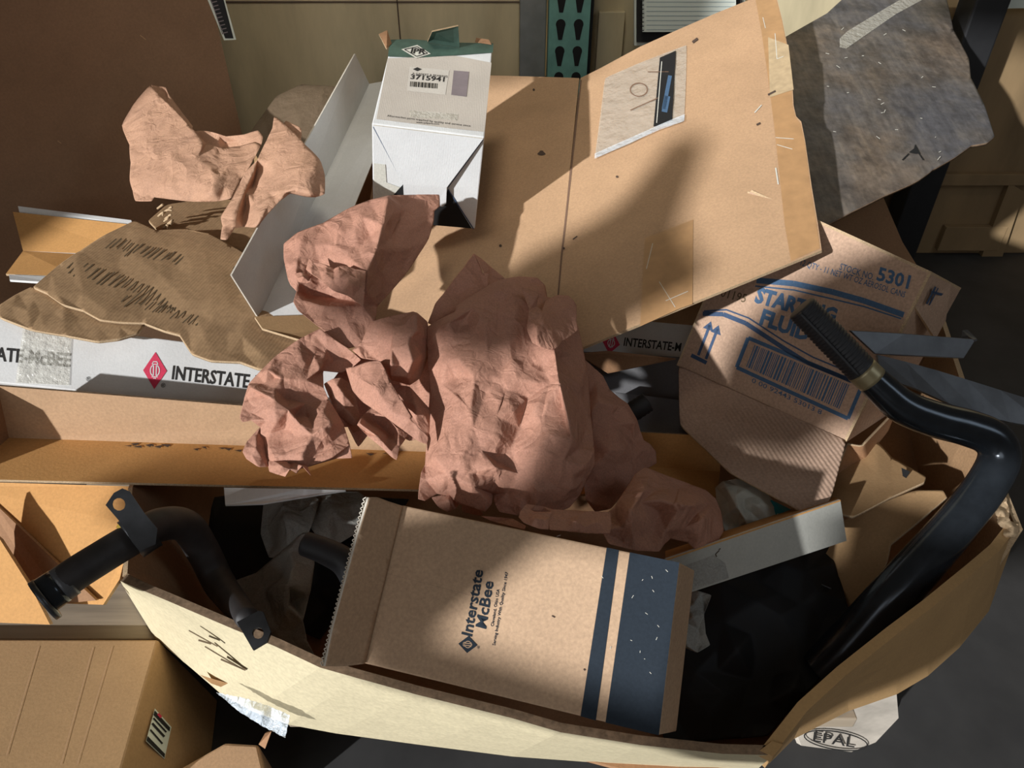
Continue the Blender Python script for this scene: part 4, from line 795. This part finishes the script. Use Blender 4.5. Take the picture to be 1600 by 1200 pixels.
# ================================================================== blue-printed box
S = {k: scl(p, .93) for k, p in dict(TL=(.3808, 1.2135, 1.0422), TR=(.6277, .9805, 1.0435), BR=(.567, .9146, .7567), BL=(.3201, 1.1476, .7554), TRb=(.759, 1.1193, .9838), BRb=(.6983, 1.0534, .6971), TLb=(.5121, 1.3523, .9825), BLb=(.4514, 1.2864, .6958)).items()}
F4 = [D(1172, 300, dd(S['TL'])), D(1454, 429, dd(S['TR'])), D(1322, 691, dd(S['BR'])), D(1060, 572, dd(S['BL']))]
F4[2] = Pl(F4[0], F4[1], F4[3]).hit(1322, 691)
wv_ = D(1486, 446, dd(S['TR'])+.105)-F4[1]
sx = thing('printed_carton', (F4[2]+F4[3])/2, 'tilted brown carton with blue print, barcode and up arrows lying open at the right', 'carton')
bk4 = [p+wv_*1.5 for p in F4]
bk4[2] = D(1396, 642, dd(F4[2])+.12); bk4[3] = F4[3]+(bk4[2]-F4[2])
PS = Pl(F4[0], F4[1], F4[3])
for nm, q in (('front_panel', F4), ('side_panel', [F4[1], bk4[1], bk4[2], F4[2]]), ('top_panel', [F4[0], F4[1], bk4[1], bk4[0]]), ('side_panel', [F4[0], F4[3], bk4[3], bk4[0]])):
    slab(nm, q, .004, 'kraft_pink', sx, 'card_edge')
# open bottom flaps
sheet('bottom_flap', [relief([(1060, 573, 0), (1124, 602, 0), (1200, 636, 0), (1322, 691, 0), (1312, 730, 0), (1300, 775, 0), (1277, 817, 0), (1230, 790, 0), (1180, 763, 0), (1139, 740, 0), (1100, 702, 0), (1062, 666, 0)], [(1200, 700, .5)], basep((1060, 573, dd(F4[3])), (1322, 691, dd(F4[2])), (1200, 775, 1.085)), .1, 40, .8, 12, 81)], 'kraft_ribbed', sx, .004, rim='card_edge')
sheet('side_flap', [relief([(1322, 691, 0), (1345, 695, 0), (1396, 642, -9), (1385, 672, -8), (1350, 715, -3), (1330, 740, -3), (1303, 790, -2), (1292, 770, -1)], [], lambda x, y: dd(F4[2])+.012, .1, 20, 1, 8, 82)], 'kraft_deep', sx, .004, rim='card_edge')
slab('top_flap', [F4[1], D(1486, 444, dd(F4[1])+.08), D(1478, 500, dd(F4[1])+.11), D(1462, 530, dd(F4[1])+.10), D(1430, 480, dd(F4[1])+.02)], .004, 'kraft_pink', sx, 'card_edge')
# print (face axis: u along (282, 129), v along (-132, 262))
text('printed_lettering', '5301', (1369, 437), (1419, 451), (5, -20), PS, 'ink_blue', sx, .03)
text('printed_lettering', 'STOCK NO.', (1311, 421), (1364, 438), (3, -10), PS, 'ink_blue', sx, .008)
text('printed_lettering', '12 QTY - 11 NET WT OZ AEROSOL CANS', (1250, 414), (1413, 465), (3, -9), PS, 'ink_blue', sx, .008)
text('printed_lettering', 'STARTING', (1178, 471), (1303, 505), (7, -22), PS, 'ink_blue', sx, .05)
text('printed_lettering', 'FLUID', (1186, 505), (1262, 533), (7, -22), PS, 'ink_blue', sx, .05)
text('printed_lettering', '01195', (1125, 463), (1164, 473), (4, -13), PS, 'ink_olive', sx, .01)
text('printed_lettering', '4900919183', (1131, 676), (1186, 704), (3, -10), PS, 'ink_olive', sx, .01)
text('printed_lettering', '0 00 92443 53013 8', (1174, 597), (1283, 648), (2, -7), PS, 'ink_blue', sx, .006)
def band(pts, wd): return [line(pts[i], pts[i+1], wd) for i in range(len(pts)-1)]
marks('blue_stripe', PS, band([(1182, 438), (1240, 443), (1300, 456), (1350, 470), (1412, 492)], 9)+band([(1180, 447), (1240, 453), (1300, 467), (1350, 479), (1408, 498)], 2.4), 'ink_blue', sx)
marks('blue_stripe', PS, band([(1098, 490), (1130, 491), (1165, 505), (1220, 541), (1260, 566), (1330, 595)], 7)+band([(1100, 486), (1135, 484), (1170, 497), (1225, 533), (1270, 558), (1330, 583)], 2.4), 'ink_bluegrey', sx)
A_ar = []
for (tx, ty, bx_, by_) in ((1111, 502, 1091, 555), (1123, 508, 1103, 561)):
    A_ar += [line((tx-2, ty+6), (bx_, by_), 4.4), [(tx, ty), (tx+3, ty+16), (tx-13, ty+10)]]
A_ar += [line((1080, 555), (1104, 567), 6)]
marks('up_arrows', PS, A_ar, 'ink_bluegrey', sx)
BC = [(1169, 528), (1347, 602), (1325, 654), (1151, 574)]
marks('barcode_frame', PS, [line(BC[i], BC[(i+1) % 4], 6) for i in range(4)], 'ink_blue', sx)
rr = random.Random(8); P = []; t_ = .07
def bc(u, v): a = (BC[0][0]*(1-u)+BC[1][0]*u, BC[0][1]*(1-u)+BC[1][1]*u); b = (BC[3][0]*(1-u)+BC[2][0]*u, BC[3][1]*(1-u)+BC[2][1]*u); return (a[0]*(1-v)+b[0]*v, a[1]*(1-v)+b[1]*v)
while t_ < .90:
    wd = rr.choice((.006, .008, .012, .018)); P.append([bc(t_, .12), bc(t_+wd, .12), bc(t_+wd, .86), bc(t_, .86)]); t_ += wd+rr.choice((.006, .008, .013))
marks('barcode', PS, P, 'ink_blue', sx)
pfl = Pl(F4[3], F4[2], D(1200, 775, 1.085))
marks('round_seal', PS, ring(1092, 640, 25, 41, 1.6, -.12)+ring(1092, 640, 21, 36, 1.4, -.12), 'ink_olive', sx, .004)
marks('crease_line', PS, [line((1124, 603), (1320, 690), 1.4)], 'ink_olive', sx, .001)
pss = Pl(F4[1], bk4[1], F4[2])
marks('side_print', pss, [line((1462, 448), (1448, 475), 3), line((1466, 450), (1452, 477), 2), line((1478, 462), (1455, 456), 4)], 'ink_bluegrey', sx, .006)

# ================================================================== black bent pipe with grip
pi_ = thing('bent_pipe', D(1440, 640, 1.0), 'thick black bent steel pipe with a ribbed rubber grip at the right', 'pipe')
tube('pipe', [D(1352, 583, .955), D(1378, 608, .955), D(1412, 636, .955), D(1460, 655, .955), D(1510, 668, .955), D(1548, 684, .955), D(1562, 712, .955), D(1545, 752, .955), D(1500, 812, .955), D(1400, 925, .965), D(1330, 1005, .985), D(1285, 1050, 1.0)],
     [.0185, .0205, .0225, .0235, .024, .0245, .0245, .0245, .0255, .029, .031, .031], 'black_pipe', pi_, 28, sub=10)
tube('pipe_collar', [D(1345, 577, .955), D(1363, 594, .955)], [.0200, .0198], 'brass', pi_, 28, sub=4)
def ribs(i, n):
    t = i/n
    if t < .05: return .80+.2*(t/.05)**.5
    if t > .86: return 1.0
    return 1.0 if i % 4 < 2 else .925
tube('grip', [D(1251, 480, .955), D(1300, 530, .955), D(1352, 584, .955)], [.0195, .020, .0195], 'rubber', pi_, 32, prof=ribs, sub=50)
for dx in (-1, 1):
    pass
tube('grip_seam', [D(1250, 490, .937), D(1296, 538, .936), D(1342, 588, .937)], [.0022, .0022, .0022], 'rubber', pi_, 8)
# flat bars
b1 = thing('flat_bar', D(1430, 540, 1.0), 'upper flat grey steel bar with a bent end crossing behind the bent pipe', 'metal bar')
slab('bar', [D(1328, 516, .99), D(1412, 521, 1.0), D(1525, 530, 1.02), D(1506, 560, 1.015), D(1412, 556, 1.0), D(1368, 553, .99)], .004, 'grey_steel', b1, 'dark_steel', bevel=.0008)
slab('bent_end', [D(1502, 527, 1.035), D(1504, 516, 1.04), D(1512, 515, 1.035), D(1526, 529, 1.018), D(1522, 531, 1.018), D(1511, 524, 1.03)], .004, 'grey_steel', b1)
b2 = thing('flat_bar', D(1500, 610, 1.0), 'lower curved flat grey steel bar running off to the right', 'metal bar')
qs = [((1368, 556), (1374, 590)), ((1412, 567), (1431, 610)), ((1460, 580), (1480, 632)), ((1506, 594), (1528, 650)), ((1560, 611), (1575, 661)), ((1640, 636), (1640, 672))]
vs, fs = [], []
for (a, b) in qs: vs += [D(*a, 1.0), D(*b, .985)]
for i in range(len(qs)-1): fs.append([2*i, 2*i+2, 2*i+3, 2*i+1])
o = mk('bar', vs, fs, 'grey_steel', b2); s = o.modifiers.new('t', 'SOLIDIFY'); s.thickness = .004

# ================================================================== striped carton at the front
MC = [scl(p, 1) for p in [(-.1289, .5887, .9582), (.1777, .495, .9805), (.143, .3579, .8818), (-.1636, .4516, .8594), (.1933, .5322, .9234), (.1586, .3951, .8246)]]
m4 = [D(626, 789, dd(MC[0])), D(1062, 879, dd(MC[1])), D(1030, 1149, dd(MC[2])), D(567, 1036, dd(MC[3]))]; m4[2] = Pl(m4[0], m4[1], m4[3]).hit(1030, 1149)
nn = -(m4[1]-m4[0]).cross(m4[3]-m4[0]).normalized()
if nn.dot(CAM-m4[0]) > 0: nn = -nn
wr = D(1079, 887, dd(m4[1])+.03)-m4[1]
mc = thing('striped_carton', (m4[2]+m4[3])/2+nn*.06, 'open brown carton with two dark blue stripes and dark lettering at the front', 'carton')
dn = nn*.062+(m4[1]-m4[0]).normalized()*.016
b4 = [p+dn for p in m4]
box8('body', m4, b4, 'kraft_carton', mc, .0018)
PM = Pl(m4[0], m4[1], m4[3])
# end flap with fluted edge
fo4 = [D(626, 789, dd(m4[0])-.001), D(573, 777, dd(m4[0])-.040), D(505, 1040, dd(m4[3])-.040), D(567, 1036, dd(m4[3])-.001)]
sheet('end_flap', [relief([(626, 790, 0), (604, 783, 0), (588, 777, 0), (573, 777, 0), (556, 835, 0), (536, 910, 0), (516, 985, 0), (505, 1040, 0), (535, 1040, 0), (567, 1036, 0), (585, 960, 0), (605, 880, 0)], [], lambda x, y: (Pl(fo4[0], fo4[1], fo4[3]).hit(x, y)-CAM).dot(FW), .02, 60, .3, 20, 91)], 'kraft_carton', mc, .0035, rim='flute_pale', smooth_it=0)
PF = Pl(fo4[0], fo4[1], fo4[3])
# corrugation zigzag on the cut edge
ea, eb = (573, 777), (505, 1040); vs, fs = [], []
th_ = (PF.n*-.0036)
N = 74
for i in range(N):
    def ed(t): return PF.hit(ea[0]+(eb[0]-ea[0])*t-1.3, ea[1]+(eb[1]-ea[1])*t+(0 if t < .9 else 0), 0)
    t0, t1 = i/N, (i+1)/N
    p, q = ed(t0), ed(t1)
    if i % 2: p, q = p+th_*1.1, q-th_*.1
    else: p, q = p-th_*.1, q+th_*1.1
    d = (eb[0]-ea[0], eb[1]-ea[1])
    a = (ed(1)-ed(0)).normalized()*.0005
    o3 = (fo4[1]-fo4[0]).normalized()*.0006
    k = len(vs); vs += [p-a+o3, q-a+o3, q+a+o3, p+a+o3, p-a-o3, q-a-o3, q+a-o3, p+a-o3]; fs += [[k, k+1, k+2, k+3], [k+4, k+7, k+6, k+5], [k, k+4, k+5, k+1], [k+3, k+2, k+6, k+7]]
mk('flute_edge', vs, fs, 'flute_pale', mc)
# two liner faces along the edge
mk('liner_edge', [ed(0), ed(1), ed(1)-(fo4[1]-fo4[0]).normalized()*.0008, ed(0)-(fo4[1]-fo4[0]).normalized()*.0008], [[0, 1, 2, 3]], 'flute_pale', mc)
marks('dark_stripe', PM, [[(948, 855.5), (967, 859.5), (931, 1126), (907, 1119)]], 'ink_navy', mc)
marks('dark_stripe', PM, [[(984, 863), (1061.5, 879), (1029.5, 1149), (946, 1129)]], 'ink_navy', mc)
text('printed_lettering', 'Interstate', (737, 995), (755, 891), (-16.5, -2), PM, 'ink_navy', mc, .022, .12)
text('printed_lettering', 'McBee', (759, 983), (771, 909), (-16.5, -2), PM, 'ink_navy', mc, .022, .12)
text('printed_lettering', 'Cleveland, Ohio USA', (771, 979), (780.5, 921), (-4.6, -.6), PM, 'ink_navy', mc, .012, .1)
text('printed_lettering', 'Serving Industry With Quality Since 1947', (773.5, 1009), (794, 894), (-4.6, -.7), PM, 'ink_navy', mc, .012, .1)
diamond_logo(PM, 731, 1007, 13.5, 15, 'ink_navy', 'kraft_carton', mc, math.radians(-85)+math.pi/2*0)
text('registered_mark', '®', (749, 1014), (750, 1009), (-4, -.4), PM, 'ink_navy', mc)
# lettering on the flap, running downwards
text('printed_lettering', 'Interstate', (594, 856), (567, 966), (9, 2.4), PF, 'ink_black', mc, .02, .12)
text('printed_lettering', 'McBee', (582, 878), (561, 950), (9, 2.4), PF, 'ink_black', mc, .02, .12)
text('printed_lettering', 'Cleveland, Ohio USA', (574, 883), (557, 940), (3.6, 1), PF, 'ink_black', mc, .01)
text('printed_lettering', 'Serving Industry With Quality Since 1947', (576, 853), (546, 968), (3.6, 1), PF, 'ink_black', mc, .01)
diamond_logo(PF, 597.5, 843, 7.5, 9.5, 'ink_black', 'kraft_carton', mc, .25)
rr = random.Random(13)
marks('scratch', PM, [line((x, y), (x+rr.uniform(-4, 4), y+rr.uniform(-6, 6)), .8) for x, y in [(1005, 905), (1018, 900), (1022, 925), (1030, 980), (1025, 1000), (1000, 1020), (1008, 1030), (985, 1000), (1012, 960), (990, 930), (940, 900), (1015, 1050), (1040, 890), (955, 1010)]], 'ink_pale', mc, .001)
marks('stain_spot', PM, [line((862, 962), (867, 965), 1.6), line((912, 1045), (914, 1048), 2), line((870, 838), (876, 836), 1.5)], 'dark_mark', mc, .001)

# ================================================================== exhaust pipe at the left
ex = thing('exhaust_pipe', D(220, 840, .95), 'black exhaust pipe with flange, clamp and bracket sticking out over the left rim', 'pipe')
tube('pipe', [D(74, 932, .83), D(110, 902, .84), D(160, 870, .86), D(205, 843, .88), D(250, 820, .92), D(290, 822, .96), D(318, 862, .99), D(345, 915, .98), D(388, 968, .862)], [.0185, .0195, .0195, .0195, .021, .021, .021, .020, .013], 'charcoal', ex, 28, sub=10)
ca, cb_ = D(64, 946, .83), D(73, 938, .832)
dq = (D(205, 843, .88)-D(74, 932, .83)).normalized()
p = D(66, 940, .825); tube('flange', [p, p+dq*.006], [.026, .026], 'dark_steel', ex, 32, sub=2)
p = D(83, 922, .832); tube('flange_neck', [p-dq*.012, p+dq*.008], [.0215, .021], 'black_pipe', ex, 28, sub=3)
p = D(93, 915, .835); tube('clamp_band', [p, p+dq*.012], [.0205, .0205], 'grey_steel', ex, 28, sub=3)
p = D(206, 842, .88); tube('saddle_clamp', [p-dq*.002, p+dq*.022], [.026, .027], 'dark_steel', ex, 28, sub=3)
def plate(name, outl, hole, mat, parent, dz):
    """flat bracket with a real round hole"""
    pl = Pl(*[D(*q) for q in dz]); k = len(outl); hx, hy, hr = hole
    n = 24; vs = []; es = []
    pts = [V(q) for q in outl]+[V((hx+hr*math.cos(2*math.pi*i/n), hy+hr*math.sin(2*math.pi*i/n))) for i in range(n)]
    es = [(i, (i+1) % k) for i in range(k)]+[(k+i, k+(i+1) % n) for i in range(n)]
    r = delaunay_2d_cdt(pts, es, [], 1, 1e-4)
    fs = [list(f) for f in r[2] if math.hypot(sum(r[0][j].x for j in f)/len(f)-hx, sum(r[0][j].y for j in f)/len(f)-hy) > hr*.97]
    o = mk(name, [pl.hit(v.x, v.y) for v in r[0]], fs, mat, parent); s = o.modifiers.new('t', 'SOLIDIFY'); s.thickness = .004; s.offset = 0
    return o
plate('hanger_bracket', [(165, 789), (178, 770), (191, 763), (203, 768), (226, 802), (246, 826), (243, 850), (218, 861), (206, 846), (190, 818)], (186, 788, 10), 'dark_steel', ex, [(165, 789, .84), (245, 826, .86), (218, 861, .85)])
slab('yellow_tag', [D(181, 824, .872), D(184, 819, .872), D(190, 821, .87), D(188, 828, .87)], .002, 'yellow', ex)
plate('hooked_bracket', [(371, 973), (405, 955), (412, 957), (424, 988), (418, 1003), (396, 1016)], (404, 990, 9), 'dark_steel', ex, [(371, 973, .835), (412, 957, .84), (396, 1016, .815)])
slab('bracket_fold', [D(371, 973, .862), D(388, 968, .89), D(412, 1010, .87), D(396, 1016, .842)], .003, 'dark_steel', ex) if False else None

# ================================================================== cartons outside the bulk box at the left
mcx = thing('open_carton', D(90, 870, 1.1), 'open brown carton outside the left wall with its flap folded over', 'carton')
slab('side_panel', [D(-60, 752, 1.10), D(203, 760, 1.06), D(207, 820, 1.04), D(187, 905, 1.02), D(161, 945, 1.02), D(101, 943, 1.03), D(-60, 760, 1.10)], .006, 'kraft_orange', mcx, 'card_edge')
slab('inner_panel', [D(-60, 770, 1.09), D(-10, 785, 1.08), D(150, 938, 1.015), D(101, 943, 1.02), D(60, 930, 1.03), D(-60, 850, 1.10)], .005, 'kraft_deep', mcx, 'card_edge')
slab('folded_flap', [D(-60, 790, 1.02), D(0, 843, 1.01), D(52, 925, .99), D(78, 976, .985), D(0, 973, .99), D(-60, 970, 1.0)], .006, 'kraft_orange', mcx, 'card_edge')
bc_ = thing('brown_carton', Z(100, 1100, .0), 'closed brown carton with a small black and white label at the bottom left', 'carton')
zt = .165
c4 = [Z(-80, 998, zt), Z(247, 999, zt), Z(186, 1215, zt), Z(-80, 1215, zt)]
lw = D(290, 1030, 1.12)-c4[1]
bx4 = [V((q.x, q.y, 0)) for q in c4]; bx4[1] += V((.045, 0, 0)); bx4[2] += V((.06, 0, 0))
box8('body', c4, bx4, 'outside_kraft', bc_, .003)
pbs = Pl(c4[1], c4[2], bx4[1])
marks('shipping_label', pbs, [[(242, 1107), (268, 1136), (257, 1186), (228, 1158)]], 'page', bc_, .006)
marks('label_print', pbs, [[(242, 1110), (266, 1137), (265, 1143), (240, 1117)], line((240, 1122), (260, 1144), 2.6), line((238, 1130), (257, 1151), 3.5), line((235, 1140), (254, 1162), 2.6), [(231, 1150), (258, 1178), (257, 1184), (229, 1157)]], 'ink_black', bc_, .0066)
marks('label_print', pbs, [line((247, 1115), (252, 1121), 4)], 'ink_red', bc_, .007)
marks('tape_line', Pl(*c4[:3]), [line((60, 1010), (10, 1180), 1), line((145, 1012), (95, 1195), 1), line((175, 1010), (120, 1195), .8)], 'kraft_board', bc_, .001)
b3 = thing('small_carton', Z(350, 1190, 0), 'corner of a pale tan carton at the bottom edge left of centre', 'carton')
e4 = [Z(265, 1203, .1), Z(350, 1160, .1), Z(402, 1163, .1), Z(414, 1215, .1)]
e4 = [Z(255, 1215, .1), Z(352, 1160, .1), Z(404, 1163, .1), Z(416, 1215, .1)]
box8('body', e4, [V((q.x, q.y+.01, .0)) for q in e4], 'kraft_board', b3, .004)
slab('torn_tab', [Z(404, 1163, .1), Z(414, 1146, .12), Z(424, 1143, .12), Z(414, 1170, .1)], .003, 'kraft_deep', b3)

# ================================================================== unseen rack added behind the viewer, its panels cut to shade the pile
rk2 = thing('shade_rack', (-2.4, -1.0, 0), 'added unseen rack of panels behind the viewer, shaped to shade the pile', 'light blocker')
for xa in (-4.2, -.66): bx('post', (xa, -1.04, 0), (xa+.06, -.98, 2.7), 'grey_post', rk2, .002)
for q in ([(-2.3, 1.22), (-1.85, 1.175), (-1.68, 1.145), (-1.61, 1.135), (-1.563, 1.169), (-1.504, 1.279), (-1.60, 1.32), (-1.75, 1.29), (-1.95, 1.275), (-2.3, 1.30)],
          [(-1.62, 1.12), (-1.22, 1.072), (-1.19, 1.0), (-.66, 1.0), (-.66, 1.235), (-1.27, 1.235), (-1.255, 1.20), (-1.225, 1.128), (-1.56, 1.169)],
          [(-1.65, 1.30), (-1.60, 1.285), (-1.40, 1.285), (-1.37, 1.335), (-1.22, 1.35), (-.66, 1.32), (-.66, 1.86), (-1.12, 1.76), (-1.5, 1.62), (-1.60, 1.56), (-1.66, 1.47)],
          [(-1.95, 2.25), (-.66, 2.15), (-.66, 2.7), (-1.95, 2.7)],
          [(-4.2, 2.08), (-2.5, 2.07), (-2.45, 2.7), (-4.2, 2.7)], [(-4.2, 1.45), (-3.28, 1.5), (-3.28, 2.1), (-4.2, 2.1)],
          [(-2.22, 1.54), (-1.84, 1.47), (-1.70, 1.60), (-1.86, 1.69), (-1.97, 1.86), (-2.06, 1.88), (-2.03, 1.72), (-2.10, 1.66)]):
    vs = [V((a, -1.0, b)) for a, b in q]; k = len(q); vs += [v+V((0, -.012, 0)) for v in vs]
    fix(mk('shade_panel', vs, [list(range(k)), list(range(2*k-1, k-1, -1))]+[[i, (i+1) % k, (i+1) % k+k, i+k] for i in range(k)], 'kraft', rk2))
